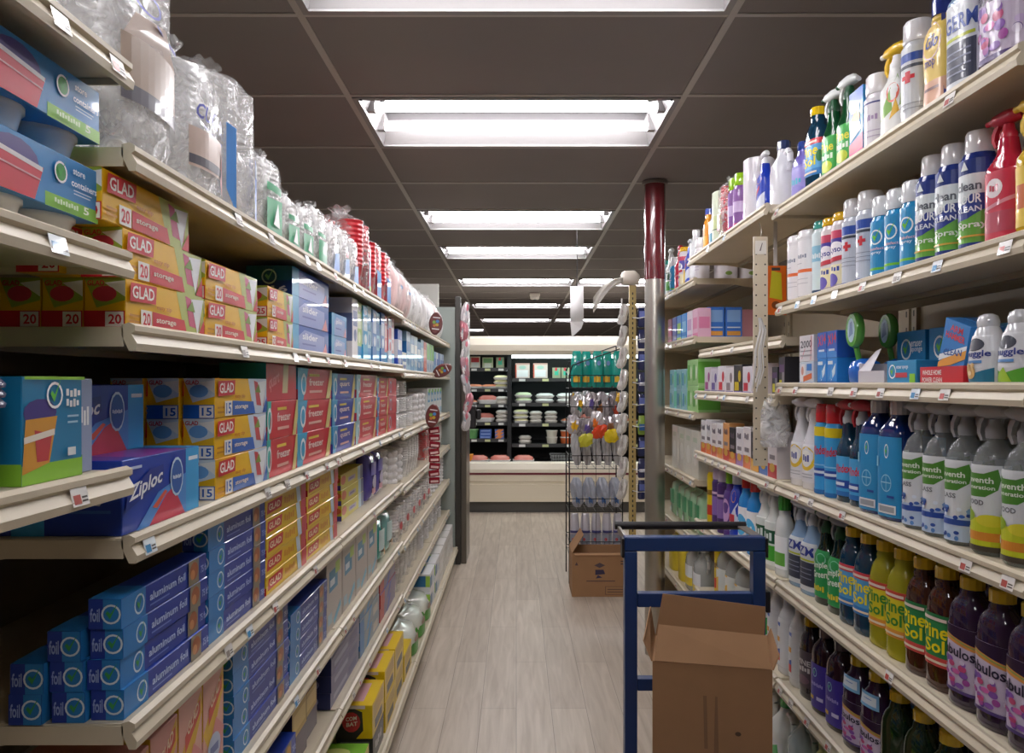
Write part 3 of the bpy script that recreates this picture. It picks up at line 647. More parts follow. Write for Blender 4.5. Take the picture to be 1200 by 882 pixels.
PL = disc_stack(.112, 9, .008, name='plate_stack'); BW = disc_stack(.072, 5, .033, name='bowl_stack', base_r=.6)
for k, y in enumerate((3.58, 3.82, 4.06)):
    stack(PL, 'plate_pack', 'L', -.545, y, LZ['C']-.02, 3 if k < 2 else 2, 'wrapped pack of white foam plates', f'{ORD[k]} plate pile on third left shelf', 'plates', 'packs of white foam plates')
for k, y in enumerate((4.30, 4.46, 4.62)):
    put(BW, 'bowl_pack', 'L', -.545, y, LZ['C']-.02, f'wrapped column of white foam bowls, {ORD[k]} after the plate piles', 'bowls', 'columns of white foam bowls')
nb = carton(.16, .19, .12, '#e3e6e6', [('r', .1,.55,.8,.9, '#3f9fd0'), ('r', .3,.86,.9,.98, '#7cc24a'), ('t', 'napkin', .15,.62,.75,.8, '#f4f8fa'), ('r', .1,.1,.9,.3, '#9fc8dc')])
for k in range(5): put(nb, 'napkin_pack', 'L', -.545, 4.80+k*.18, LZ['C']-.02, f'white and blue napkin pack, {ORD[k]} towards the end panel on third left shelf', 'napkins', 'white and blue napkin packs')
for k, y in enumerate((3.36, 3.54, 3.70)):
    put(BW, 'bowl_pack', 'L', -.545 if k else -.56, y, LZ['D'] - (.02 if k else 0), f'wrapped column of white foam bowls, {ORD[k]} on fourth left shelf', 'bowls', 'columns of white foam bowls')
def cup_col(r0, n, pitch, m, cx=0, cy=0, h1=.09, n_=18):
    prof = [(r0*.68, 0), (r0*.97, h1-.004), (r0, h1-.003), (r0, h1)]
    for i in range(1, n): z = h1+i*pitch; prof += [(r0*.955, z-pitch*.9), (r0*.965, z-pitch*.45), (r0, z-pitch*.4), (r0, z)]
    mb = MB(); mb.lathe(prof, m, n_, cx, cy); return mb, h1+(n-1)*pitch
def cup_bag(cols, cup_m, n, pitch, r, h1, fac=.3, labels=(), tuft=True, fm=None, tufth=.05):
    """cups nested in columns inside a clear bag gathered at the top; cols = list of (x,y)"""
    ps = []; H_ = 0; xs = [c[0] for c in cols]; ys = [c[1] for c in cols]
    for cx, cy in cols:
        mb, H_ = cup_col(r, n, pitch, cup_m, cx, cy+r, h1); ps.append(('cup_column', mb.mesh('cup_column')))
    wx = max(xs)-min(xs)+2*r+.012; wy = max(ys)-min(ys)+2*r+.012; cy = (max(ys)+min(ys))/2+r; cx = (max(xs)+min(xs))/2
    f = MB(); rs = []; lv = [(.001,.93), (H_*.15,1), (H_*.4,1.02), (H_*.65,1.0), (H_*.9,1.01), (H_+.004,.93), (H_+tufth*.3,.60), (H_+tufth*.55,.30), (H_+tufth*.7,.22), (H_+tufth,.42 if tuft else .1)]
    for z, s_ in lv: rs.append([(cx+(x-cx)*(1+random.uniform(-.05,.05)*(1 if z > .01 else 0)), cy+(y-cy)*(1+random.uniform(-.05,.05)*(1 if z > .01 else 0)), z+(random.uniform(-.006,.006) if z > H_*.95 else 0)) for x, y, _ in super_ring(wx*s_, wy*s_, z, 22, 2.8, cx, cy)])
    f.loft(rs, fm or film('#ffffff', fac), True, False); ps.append(('clear_bag', f.mesh('clear_bag')))
    if labels:
        l = MB(); F = lambda u, v, k: (cx+(u-.5)*wx*.9, cy-wy/2*(1.04-1.1*abs(u-.5)**2.4)-.0025-.0004*k, v*H_)
        decals(l, F, labels, 1, 12); ps.append(('printed_panel', l.mesh('printed_panel')))
    return dict(mesh=None, parts=ps, h=H_+tufth)
whitecup = mat('#ebe9e8', .45); clearcup = clearm('#ffffff', .22); redcup = mat('#c9242f', .3, coat=.4)
CB_D = cup_bag([(0,0)], whitecup, 9, .012, .042, .085, .12, tufth=.03)
for k in range(5): put(CB_D, 'cup_pack', 'L', -.55, 3.90+k*.105, LZ['D']-.02, f'bagged column of white foam cups, {ORD[k]} on fourth left shelf', 'cups', 'bagged white foam cups')
RC_D = cup_bag([(0,0)], redcup, 9, .012, .042, .085, .2, tufth=.03)
for k in range(4): put(RC_D, 'cup_pack', 'L', -.55, 4.74+k*.12, LZ['D']-.02, f'bagged column of red cups, {ORD[k]} near the end of fourth left shelf', 'cups', 'bagged red cups near the end')
for k in range(4): put(CB_D, 'cup_pack', 'L', -.55, 5.26+k*.13, LZ['D']-.02, f'bagged column of white cups, {ORD[k]} beyond the red cup columns', 'cups', 'bagged white foam cups')

# shelf E
for i, (y, hh) in enumerate(((1.075, .19), (1.170, .195), (1.265, .2), (1.360, .205))):
    tw = .091; c = carton(tw, hh, .16, '#d99a8e' if i < 2 else '#e0a898', [('q', [(0,.55), (.95,.98), (1,.8), (.3,.35)], '#e3b52c'), ('q', [(.25,.72), (.9,.92), (.9,.8), (.25,.58)], '#d04a3a'), ('t', 'GLAD', .35,.70,.82,.80, '#f6e0c0', 0, .12), ('q', [(.0,0), (.6,.0), (1,.45), (.6,.6), (.1,.3)], '#d98a86'), ('o', .5,.35,.32,.13, '#bfc9e0'), ('r', .3,.31,.7,.38, '#6a78b0'), ('r', 0,0,.25,.12, '#a9c46a')], [('r', 0,.5,1,1, '#e3b52c')])
    put(c, 'upright_carton', 'L', -.536, y, LZ['E'], f'pink and yellow upright bag carton, {ORD[i]} from the near end of fifth left shelf', 'carton', 'pink and yellow upright cartons')
stack(F3, 'foil_carton', 'L', -.534, 1.625, LZ['E'], 5, 'blue foil carton', 'nearer stack on fifth left shelf', 'carton', 'blue foil cartons on the fifth left shelf')
stack(F3, 'foil_carton', 'L', -.534, 1.99, LZ['E'], 4, 'blue foil carton', 'farther stack on fifth left shelf', 'carton', 'blue foil cartons on the fifth left shelf')
gp = carton(.19, .20, .15, '#bdb4ac', [('r', .15,.55,.7,.85, '#2f86ae'), ('r', .55,.75,.85,.92, '#a9c95a'), ('r', .2,.62,.5,.72, '#d7e6ec'), ('q', [(.4,.1), (.9,.3), (.9,.2), (.45,.02)], '#6fb9d8'), ('r', .05,.1,.3,.25, '#a3c2cf')], [('r', .1,.5,.6,.8, '#2f86ae')])
for k in range(4): put(gp, 'napkin_pack', 'L', -.538, 2.275+k*.20, LZ['E'], f'greyish napkin pack with blue square, {ORD[k]} after the foil cartons', 'napkins', 'greyish napkin packs on the fifth left shelf')
for k, (a, nm) in enumerate((('#2fa39a', 'teal'), ('#8fc4c0', 'pale teal'))):
    put(pouch(.17, .18, .12, a, [('r', .1,.3,.6,.9, '#cfe8e6'), ('r', .5,.1,.9,.3, '#d9a26a')]), 'pouch', 'L', -.54, 3.10+k*.19, LZ['E'], f'{nm} glossy wrapped pack near the joint of fifth left shelf', 'pouch')
FK = cup_bag([(-.05,.0), (.05,0), (0,.08)], mat('#ece8e8', .3), 8, .014, .05, .06, .22, [('o', .3,.5,.12,.12, '#c9404a'), ('o', .7,.35,.1,.12, '#c9404a')], tufth=.03)
for k in range(6): put(FK, 'cutlery_bag', 'L', -.54, 3.58+k*.225, LZ['E']-.02, f'clear bag of white cups with red dots, {ORD[k]} past the joint of fifth left shelf', 'cups', 'clear bags with red dots')
SL = disc_stack(.085, 8, .024, WF, name='container_stack', base_r=.75)
for k in range(5): put(SL, 'container_pack', 'L', -.54, 4.95+k*.19, LZ['E']-.02, f'white wrapped container column, {ORD[k]} near the end of fifth left shelf', 'containers', 'white container columns near the end')

# shelf F
stack(foil(.34, .052, .06, '#2348b8', '#2f7fd0', 'trash bags', '#d0a040'), 'bag_carton', 'L', -.538, 1.70, LZ['F'], 2, 'bright blue long carton', 'low stack on sixth left shelf', 'carton', 'bright blue long cartons')
stack(foil(.34, .052, .06, '#27395c', '#2b5f9a', 'trash bags', '#d0a040'), 'bag_carton', 'L', -.600, 1.70, LZ['F'], 2, 'dark blue long carton', 'rear low stack on sixth left shelf', 'carton', 'dark blue long cartons')
for k in range(2): put(foil(.34, .052, .06, '#1f4296', '#2b5f9a', 'trash bags', '#d0a040'), 'bag_carton', 'L', -.545-.062*k, 1.30, LZ['F'], f'blue long carton at the near end of sixth left shelf, {("front","rear")[k]} one', 'carton')
for k in range(2):
    put(carton(.13, .14-.02*k, .09, '#c9a43a', [('r', 0,0,1,.5, '#5a4a5a'), ('r', .1,.6,.9,.9, '#e0c060')], [('r', 0,.5,1,1, '#3a3040'), ('r', .2,.6,.7,.9, '#c99a30')]), 'upright_carton', 'L', -.55-.01*k, 1.95+k*.14, LZ['F'], f'gold and dark brown carton, {("nearer","farther")[k]} of two on sixth left shelf', 'carton')
lb = carton(.40, .048, .11, '#6d6a92', [('r', .1,.3,.55,.6, '#9a98b8'), ('r', .6,.2,.9,.7, '#55528a')], [('r', 0,0,1,1, '#2a3468'), ('g', .5,.5,.18,.3,.3, '#8a94c0')])
stack(lb, 'bag_carton', 'L', -.54, 2.44, LZ['F'], 4, 'grey violet flat bag carton', 'stack on sixth left shelf', 'carton', 'grey violet flat cartons')
bt = carton(.37, .062, .12, '#8fa0ae', [('r', 0,0,.2,1, '#2f7ec0'), ('q', [(.3,0), (.5,1), (.6,1), (.4,0)], '#3fa0e0'), ('r', .65,.2,.9,.7, '#c9c4bc')], [('r', 0,.4,1,1, '#2f7ec0')], [('r', .2,0,.6,1, '#3a8fd0'), ('r', .1,0,.15,1, '#d0b060')])
stack(bt, 'bag_carton', 'L', -.54, 2.84, LZ['F'], 3, 'blue and grey flat bag carton', 'stack after the grey violet ones', 'carton', 'blue and grey flat cartons')
rb = carton(.38, .055, .12, '#7f6f96', [('r', 0,0,.25,1, '#c93a3a'), ('q', [(.4,0), (.6,1), (.7,1), (.5,0)], '#3a4ac0')], [('r', 0,0,1,1, '#d0362e')], [('r', 0,0,.5,1, '#2f4fc0'), ('r', .5,0,1,1, '#c9343a')])
stack(rb, 'bag_carton', 'L', -.54, 3.235, LZ['F'], 3, 'red blue striped flat carton', 'stack by the sixth shelf joint', 'carton', 'red blue striped cartons')
for k in range(5):
    put(CB_D, 'cup_pack', 'L', -.55, 3.60+k*.16, LZ['F']-.02, f'bagged white cup column, {ORD[k]} past the joint of sixth left shelf', 'cups', 'bagged white foam cups, sixth shelf')
stack(PL, 'plate_pack', 'L', -.545, 4.52, LZ['F']-.02, 2, 'wrapped white plate pack', 'first low plate pile on sixth left shelf', 'plates', 'low packs of white plates')
for k in range(4): stack(PL, 'plate_pack', 'L', -.545, 4.82+k*.255, LZ['F']-.02, 2, 'wrapped white plate pack', f'low pile {ORD[k]} past the red cups above', 'plates', 'low packs of white plates') if k < 4 else None

# base deck
gr = carton(.22, .10, .15, '#7cba3a', [('q', [(.3,0), (.6,1), (1,1), (1,0)], '#d9c83a'), ('o', .3,.5,.2,.3, '#e3e08a')], [('r', 0,0,1,.4, '#4f8f2f'), ('o', .5,.6,.3,.25, '#e8e8a0')], [('o', .3,.4,.14,.3, '#d9e08a'), ('o', .7,.6,.14,.3, '#d9e08a'), ('r', .0,0,.1,1, '#e0a030')])
for k, (y, n) in enumerate(((2.36, 1), (2.12, 1))): stack(gr, 'upright_carton', 'L', -.475, y, LZ['G'], n, 'bright green lemon-print carton', ('beside the black crate on the bottom left shelf', 'nearest the camera on the bottom left shelf')[k], 'carton', None)
bk = carton(.20, .09, .12, '#2b2a2e', [('r', .1,.2,.9,.8, '#4a4a50'), ('t', 'TRAPS', .2,.35,.8,.65, '#c9c9cc')], [('r', .1,.15,.9,.85, '#55555c'), ('r', .2,.3,.8,.4, '#a0a0a6'), ('r', .2,.5,.7,.56, '#a0a0a6')])
put(bk, 'upright_carton', 'L', -.472, 2.63, LZ['G']+.0, 'black lettered carton under the yellow insect carton, bottom left shelf', 'carton')
yl = carton(.22, .110, .12, '#e0bc12', [('r', .1,.5,.9,.9, '#c9a010'), ('r', .2,.1,.8,.4, '#3a332c')], [('q', [(.0,.0), (.55,.0), (.75,.25), (.72,.8), (.4,.95), (.0,.8)], '#322c2c'), ('o', .42,.5,.25,.3, '#c93440'), ('t', 'COM', .27,.52,.57,.64, '#f6e6e0', 0, .05), ('t', 'BAT', .29,.36,.59,.48, '#f6e6e0', 0, .05), ('r', .2,.9,.8,1, '#d9c9d0')], [('r', .15,.3,.85,.7, '#d9a8b0'), ('r', .1,.8,.6,.9, '#3a332c')])
put(yl, 'insect_carton', 'L', -.472, 2.63, LZ['G']+.0905, 'yellow insect bait carton with red oval, on the black carton', 'carton', 'yellow insect bait cartons')
for k in range(3):
    stack(yl, 'insect_carton', 'L', -.472, 2.87+k*.235, LZ['G'], 2 if k < 2 else 1, 'yellow insect bait carton', f'{ORD[k]} pile behind the black carton', 'carton', 'yellow insect bait cartons')
gw = pouch(.24, .13, .22, '#d5d8cc', [('r', 0,0,1,.55, '#4f9a3a'), ('o', .5,.7,.3,.2, '#8a6a50')])
for k in range(3): stack(gw, 'wrapped_pack', 'L', -.47, 3.60+k*.26, LZ['G'], 1, 'green and white wrapped pack', f'{ORD[k]} behind the yellow insect cartons', 'pack', 'green and white wrapped packs')
bw = carton(.24, .10, .24, '#dfe1e2', [('r', 0,.2,.45,.8, '#2a6f9f'), ('r', .5,.2,.9,.6, '#b9c9d6')], [('r', .05,.3,.9,.9, '#2a6f9f'), ('r', .9,.3,1,.9, '#9fc84a')], [('r', .1,.2,.9,.75, '#2f7fae'), ('t', 'towel', .2,.35,.7,.6, '#cfe6f0'), ('r', .8,.2,.95,.75, '#9fc84a')])
for k in range(2): stack(bw, 'napkin_pack', 'L', -.475, 4.36+k*.26, LZ['G'], 2, 'white pack with blue panel', f'{ORD[k]} pile after the green packs', 'napkins', 'white packs with blue panels')
ww = carton(.22, .10, .22, '#e0dedb', [('r', .2,.4,.8,.6, '#cfcac6')])
for k in range(4): stack(ww, 'napkin_pack', 'L', -.475, 4.88+k*.25, LZ['G'], 2, 'plain white pack', f'{ORD[k]} pile near the grey end panel', 'napkins', 'plain white packs')

# top shelf A: bags of cups and plates
ZA = LZ['A']; dk = '#6a6a6c'
CBT = cup_bag([(-.055,0), (.055,0), (-.055,.105), (.055,.105)], clearcup, 11, .017, .05, .12, .30, [('r', .08,.28,.95,.60, '#a08a78'), ('r', .08,.28,.95,.36, '#54505a'), ('q', [(.1,.60), (.9,.60), (.6,.75), (.2,.72)], '#cdb8aa'), ('g', .35,.80,.17,.055,.22, '#3a3f9a'), ('q', [(.45,.72), (.9,.70), (.9,.72), (.45,.735)], '#3a3f9a')], tufth=.07)
put(CBT, 'cup_bag', 'L', -.545, 1.145, ZA, 'tallest clear bag of cups with brown panel, nearest on the top left shelf', 'cups', 'clear bags of cups on the top left shelf')
CB2 = cup_bag([(-.04,0), (.04,0), (-.04,.085), (.04,.085)], clearcup, 11, .0125, .04, .10, .34, [('r', .05,.22,.95,.52, '#c3ada0'), ('r', .05,.24,.95,.31, '#56525a'), ('t', 'CUCHA', .12,.60,.85,.72, '#3a3f9a', .05, -.03), ('q', [(.2,.56), (.9,.52), (.9,.54), (.2,.58)], '#3a3f9a'), ('q', [(.7,.2), (.8,.45), (.95,.4), (.85,.1)], '#c9705a')], tufth=.06)
put(CB2, 'cup_bag', 'L', -.545, 1.352, ZA, 'clear bag of cups lettered in blue, second on the top left shelf', 'cups', 'clear bags of cups on the top left shelf')
CB3 = cup_bag([(-.045,0), (.045,0), (-.045,.095), (.045,.095)], clearcup, 14, .0125, .043, .11, .22, [('q', [(.02,.66), (.16,.64), (.16,.04), (.02,.2)], '#3f86d0'), ('q', [(.66,.52), (.88,.50), (.86,.05), (.66,.08)], '#2f62c0'), ('r', .68,.38,.86,.48, '#cfdcee')], tufth=.05)
put(CB3, 'cup_bag', 'L', -.545, 1.54, ZA, 'clear bag of cups with blue strip, third on the top left shelf', 'cups', 'clear bags of cups on the top left shelf')
def fork_bag(w_, h, lab, tufth=.03): return cup_bag([(-w_/4,0), (w_/4,0)], whitecup, 7, .011, w_/4-.002, h-.066, .30, lab, tufth=tufth)
GR = [('r', .08,.62,.7,.72, '#2f9a68'), ('q', [(.08,.1), (.75,.02), (.75,.56), (.08,.52)], '#2f9a68'), ('q', [(.3,.2), (.6,.18), (.5,.5)], '#e6eee8')]
put(fork_bag(.145, .17, GR), 'cup_bag', 'L', -.545, 1.722, ZA, 'clear bag of white cups with green print, just past the blue strip bag', 'cups')
put(fork_bag(.12, .12, GR), 'cup_bag', 'L', -.545, 1.87, ZA, 'short clear bag with green print, second of the green printed bags', 'cups')
put(fork_bag(.12, .125, GR), 'cup_bag', 'L', -.545, 2.00, ZA, 'short clear bag with green print, third of the green printed bags', 'cups')
put(fork_bag(.13, .155, [('r', .15,.1,.85,.5, '#2f9a68'), ('r', .1,.55,.6,.62, '#2f9a68')]), 'cup_bag', 'L', -.545, 2.14, ZA, 'clear bag with green block, last of the green printed bags', 'cups')
PB = [('q', [(.2,.1), (.8,.06), (.7,.5), (.3,.45)], '#4a86cf'), ('r', .35,.5,.55,.62, '#d05a6a')]
for k in range(3): put(fork_bag(.13, (.15,.16,.155)[k], PB), 'cup_bag', 'L', -.545, 2.30+k*.14, ZA, f'clear bag with small blue print, {ORD[k]} before the red cup bags', 'cups', 'clear bags with blue print')
RC = cup_bag([(-.052,0), (.052,0), (-.052,.10), (.052,.10)], redcup, 10, .017, .046, .105, .20, [('q', [(.5,.75), (.8,.64), (.75,.52), (.5,.62)], '#2a8fcf'), ('q', [(.45,.1), (.85,.05), (.8,.5), (.5,.56)], '#2f7fc0'), ('r', .5,.02,.8,.14, '#8cc63a')], tufth=.06)
RC2 = cup_bag([(-.05,0), (.05,0), (-.05,.10), (.05,.10)], redcup, 8, .017, .046, .105, .22, [('q', [(.2,.1), (.5,.05), (.5,.5), (.2,.55)], '#2f7fc0')], tufth=.05)
put(RC, 'cup_bag', 'L', -.545, 2.785, ZA, 'tall clear bag of red cups with blue arrow print', 'cups')
put(RC2, 'cup_bag', 'L', -.545, 3.03, ZA, 'shorter clear bag of red cups behind the tall one', 'cups')
put(RC2, 'cup_bag', 'L', -.545, 3.26, ZA, 'third clear bag of red cups, farthest on the top left shelf', 'cups')
def plate_roll(h, col, lab, w_=.19):
    mb = MB(); rr = []
    pm = mat(col, .4); n = 9
    for i in range(n):                       # plates stood on edge, one behind the other along the aisle
        x0 = -w_/2+.01+i*(w_-.02)/n
        mb.lathe([(.01, 0), (h/2-.012, .002), (h/2, .008), (h/2, .010), (h/2-.012, .004)], pm, 22) if False else None
        R = lambda r, x: [(x, .075+r*.62*math.cos(2*PI*k/22), h/2+r*math.sin(2*PI*k/22)) for k in range(22)]
        mb.loft([R(h/2-.02, x0), R(h/2-.003, x0+.004), R(h/2-.003, x0+.009), R(h/2-.02, x0+.012)], pm)
    f = MB(); f.loft([[(x*(1+random.uniform(-.03,.03)), y, z) for x, y, z in super_ring(w_*s_, .175*s2, z, 20, 3, 0, .082)] for z, s_, s2 in ((.0005,.95,.5), (h*.2,1,.9), (h*.5,1.01,1.06), (h*.8,1,.9), (h+.004,.8,.5), (h+.03,.3,.15), (h+.045,.4,.3))], film('#ffffff', .2), True, False)
    l = MB(); decals(l, lambda u,v,k: ((u-.5)*w_, .082-.0875*math.sin(PI*min(max(v,.12),.88))**.6-.004-.0004*k, v*h), lab, 1, 8)
    return dict(mesh=None, parts=[('plate_roll', mb.mesh('plate_roll')), ('clear_wrap', f.mesh('clear_wrap')), ('printed_panel', l.mesh('printed_panel'))], h=h)
P1 = plate_roll(.27, '#d9bdbb', [('q', [(.55,.2), (.85,.15), (.85,.6), (.6,.62)], '#2f8fc8'), ('r', .5,.06,.8,.16, '#8cc63a')], .24)
P2 = plate_roll(.25, '#eceaea', [('q', [(.5,.2), (.8,.15), (.8,.75), (.6,.72)], '#2f9fd0'), ('r', .5,.06,.8,.16, '#8cc63a')], .24)
for k, (P, y) in enumerate(((P1, 3.60), (P1, 3.87), (P2, 4.14), (P2, 4.41), (P2, 4.68+.14), (P2, 5.10), (P1, 5.38), (P2, 5.66))):
    put(P, 'plate_bag', 'L', -.55, y, ZA-.02, f'clear-wrapped {"pinkish" if P is P1 else "white"} plates stood on edge, {ORD[k]} past the top shelf joint', 'plates', 'clear-wrapped plates on the top left shelf')
# nearest bay, on its top shelf
for k, y in enumerate((.58, .79, .95)): put(CB2 if k else CB3, 'cup_bag', 'L', -.56, y if k < 2 else .93+.03, 1.82, f'clear bag of cups on the highest near left shelf, {ORD[k]} from the photo edge', 'cups', 'clear bags on the highest near left shelf') if k != 2 else None

# ball-shaped dispenser cards clipped to the left shelf edges
def ball_card(red=True):
    mb = MB(); brown = mat('#6e3330', .35, coat=.4); n = 20
    R = lambda s_, y: [(.040*s_*math.cos(2*PI*i/n)*(1), y, .062*s_*math.sin(2*PI*i/n)*(1-.08*math.cos(4*PI*i/n))) for i in range(n)]
    mb.loft([R(.85, .016), R(1, .010), R(1, .004), R(.86, -.003)], brown)
    decals(mb, lambda u,v,k: ((u-.5)*.06, -.0032-.0004*k, (v-.5)*.10), [('r', .15,.80,.85,.86, '#e8e2de'), ('r', .15,.14,.85,.20, '#e8e2de'), ('o', .3,.55,.16,.1, '#7ab04a'), ('o', .62,.62,.16,.09, '#4a86c4'), ('o', .6,.42,.16,.09, '#c9a83a'), ('o', .35,.36,.14,.08, '#d07a3a')])
    return dict(mesh=mb.mesh('clip_card'), parts=[], h=.12)
BC = ball_card()
for y, z, r_, nm in ((4.42, 1.74, .1, 'top left shelf'), (4.80, 1.475, 1.1, 'second left shelf'), (4.25, 1.215, .15, 'third left shelf')):
    put(BC, 'ball_shaped_card', 'F', -.462, y, z, f'brown ball-shaped display card clipped to the edge of {nm}', 'display card', 'ball-shaped display cards').rotation_euler = (0, r_, .25)
# strip of small red packets hanging under the lowest card
mb = MB()
st = lk('packet_strip', None); st.location = (-.460, 4.30, 1.150); st.rotation_euler = (0, 0, .3); tag(st, 'hanging strip of small red packets below the lowest ball-shaped card', 'strip')
mb.box(-.006, .006, .003, .004, -.32, .0, mat('#c9c4c0', .3)); lk('plastic_strip', mb.mesh('plastic_strip'), st)
mb = MB(); mb.box(-.03, .03, -.012, .003, -.035, 0, gloss('#8e2430'), .003); mb.box(-.022, .022, -.0128, -.012, -.028, -.016, card('#e0b8b4')); pk = mb.mesh('packet')
for i in range(8): o = lk('packet', pk, st); o.location = (.004*(i % 3-1), 0, -.04*i); o.rotation_euler = (0, .12*(i % 3-1), 0)
# ------------------------------------------------------------------ right side: bottles, cans, cartons
WP = mat('#e9e8e8', .3, coat=.3); GYP = mat('#c9ccd0', .35)
def aerosol(H, r, can, cap, label, capH=.045, dome=True, cap_r=None, lz=(.03, .80), half=2.2, base='#d7d9dc'):
    cr = cap_r or r*.93; z1 = H-capH
    sec = [(0, 2*r*.93, 2*r*.93), (.003, 2*r, 2*r), (z1-.012, 2*r, 2*r), (z1-.002, 2*r*.86, 2*r*.86), (z1, 2*r*.84, 2*r*.84)]
    c = MB(); c.lathe([(cr*.97, z1), (cr, z1+.003), (cr*.98, H-.006), (cr*.86, H)], gloss(cap) if isinstance(cap, str) else cap, 20)
    hh = z1-.012
    return dict(mesh=None, parts=[('can', body_mesh(sec, gloss(can))), ('label', label_mesh(sec, hh*lz[0], hh*lz[1] if lz[1] <= 1 else hh, 2, half, can, label)), ('cap', c.mesh('cap'))], h=H)
def canister(H, r, can, lid, label):
    sec = [(0, 2*r*.96, 2*r*.96), (.003, 2*r, 2*r), (H-.022, 2*r, 2*r)]
    c = MB(); c.lathe([(r*1.03, H-.022), (r*1.03, H-.005), (r*.9, H)], gloss(lid), 24)
    return dict(mesh=None, parts=[('canister_body', body_mesh(sec, gloss(can))), ('label', label_mesh(sec, .012, H-.03, 2, 1.9, can, label)), ('lid', c.mesh('lid'))], h=H)
def flask(H, w_, d, m, label, lz, capc, p=2.6, capr=.018, caph=.026, shoulder=.66, waist=0, base='#ffffff', half=1.15, back=False, neck=.032, ribs=True):
    b = H-caph; s0 = b*shoulder
    sec = [(0, w_*.88, d*.88), (.004, w_*.98, d*.98), (.012, w_, d), (s0*.45, w_*(1-waist), d*(1-waist)), (s0*.9, w_, d), (s0, w_*.985, d*.985), (s0+(b-s0)*.22, w_*.96, d*.97), (s0+(b-s0)*.44, w_*.87, d*.90), (s0+(b-s0)*.62, w_*.72, d*.77), (s0+(b-s0)*.76, w_*.52, d*.60), (s0+(b-s0)*.86, neck*1.1, neck*1.1), (b-.004, neck, neck), (b+.003, neck, neck)]
    ps = [('bottle_body', body_mesh(sec, m, p)), ('cap', cap_mesh(b, capr, caph, gloss(capc), ribs=ribs))]
    if label is not None: ps.insert(1, ('label', label_mesh(sec, H*lz[0], H*lz[1], p, half, base, label, back=back)))
    return dict(mesh=None, parts=ps, h=H)
def spray(H, w_, d, m, label, lz, headc, p=2.6, shoulder=.70, base='#ffffff', half=1.15, collar=None, s=1.0, neck_taper=.55, back=False):
    b = H-.058*s; s0 = b*shoulder
    sec = [(0, w_*.9, d*.9), (.004, w_, d), (s0*.5, w_*.98, d*.98), (s0, w_, d), (s0+(b-s0)*.18, w_*.96, d*.97), (s0+(b-s0)*.38, w_*(.5*neck_taper+.48), d*(.5*neck_taper+.5)), (s0+(b-s0)*.58, w_*neck_taper, d*(neck_taper+.08)), (s0+(b-s0)*.84, .031, .031), (b+.004, .028, .028)]
    hm = mat(headc, .35, coat=.2)
    ps = [('bottle_body', body_mesh(sec, m, p)), ('trigger_sprayer', trigger_mesh(b-.002, hm, mat(collar, .35) if collar else hm, s))]
    if label is not None: ps.insert(1, ('label', label_mesh(sec, H*lz[0], H*lz[1], p, half, base, label, back=back)))
    return dict(mesh=None, parts=ps, h=H)
CKW = lambda cx, cy, r_, a=1.0: check(cx, cy, r_, a, '#f4f8f8', '#6fc832')

BAC = aerosol(.225, .033, '#263a86', '#eceaec', [('r', 0,.52,1,.84, '#dfe6e8'), ('q', [(0,.10), (1,.10), (1,.56), (.45,.50), (0,.18)], '#6fb544'), ('r', 0,0,1,.10, '#263a86'), ('q', [(.2,.33), (.55,.62), (.8,.62), (.8,.50), (.5,.36)], '#2b3f90'), ('t', 'clean', .34,.66,.66,.76, '#5a5f6a'), ('t', 'HOUR', .34,.52,.66,.62, '#f2f4f6'), ('t', 'KLEAN', .34,.43,.66,.49, '#dfe4f0'), ('t', 'Spray', .36,.24,.72,.33, '#eef4e6'), ('r', .3,.16,.7,.18, '#e0b24a'), ('q', [(.42,.88), (.47,.98), (.52,.88)], '#dfe6e8')], capH=.042, cap_r=.024, lz=(.01, 1))
CHK = aerosol(.192, .031, '#2f93c9', '#e6e9ec', [('r', 0,0,1,.20, '#79c93a')] + CKW(.5,.72,.13,.9) + [('t', 'disinfect', .36,.50,.64,.55, '#e8c4d0'), ('t', 'spray', .40,.42,.6,.47, '#dff0f8')], lz=(.01, 1))
RCX = aerosol(.222, .0325, '#c4cad6', '#e9e8ea', [('r', 0,.80,1,.93, '#2c4fa6'), ('r', .2,.74,.8,.78, '#3a3f4a'), ('r', .44,.56,.56,.68, '#c4cad6'), ('r', .47,.55,.53,.69, '#cf3540'), ('r', .42,.595,.58,.645, '#cf3540'), ('r', .25,.44,.7,.45, '#8a909c'), ('r', .25,.38,.7,.39, '#8a909c'), ('r', .25,.32,.66,.33, '#8a909c'), ('r', 0,0,1,.07, '#2c4fa6')], lz=(.01, 1))
LYS = aerosol(.205, .031, '#e3d9dc', '#f0bc1e', [('r', 0,.80,1,.92, '#cf4a66'), ('r', 0,.55,1,.80, '#4a3f9a'), ('o', .5,.62,.2,.13, '#f2eef2'), ('t', 'Lysol', .36,.56,.64,.68, '#3a3a90'), ('q', [(.3,.50), (.7,.54), (.7,.47), (.3,.43)], '#c93a4a'), ('r', 0,.1,1,.40, '#f0e6c0'), ('t', 'air', .4,.30,.6,.37, '#3a4f9f'), ('o', .42,.17,.14,.1, '#6a5fb8'), ('r', .75,0,1,.52, '#f0c83a')], capH=.022, lz=(.01, 1))
TEA = aerosol(.21, .030, '#d5e6ea', '#3fa89a', [('r', 0,.55,1,.8, '#8fc6dc'), ('r', 0,0,1,.1, '#2f4a6a'), ('t', 'fresh', .38,.6,.62,.68, '#f4fafa')], capH=.022, lz=(.01, 1))
WIP = canister(.20, .040, '#e9e6e8', '#f1eef0', [('r', 0,.42,1,.48, '#e8703a'), ('t', 'WIPES', .35,.68,.6,.75, '#8a8fa0'), ('r', .3,.30,.62,.31, '#b9b6be'), ('r', .3,.22,.62,.23, '#b9b6be'), ('r', .68,.05,.95,.35, '#d6d3d8'), ('r', .3,.58,.5,.59, '#a9a6b0')])
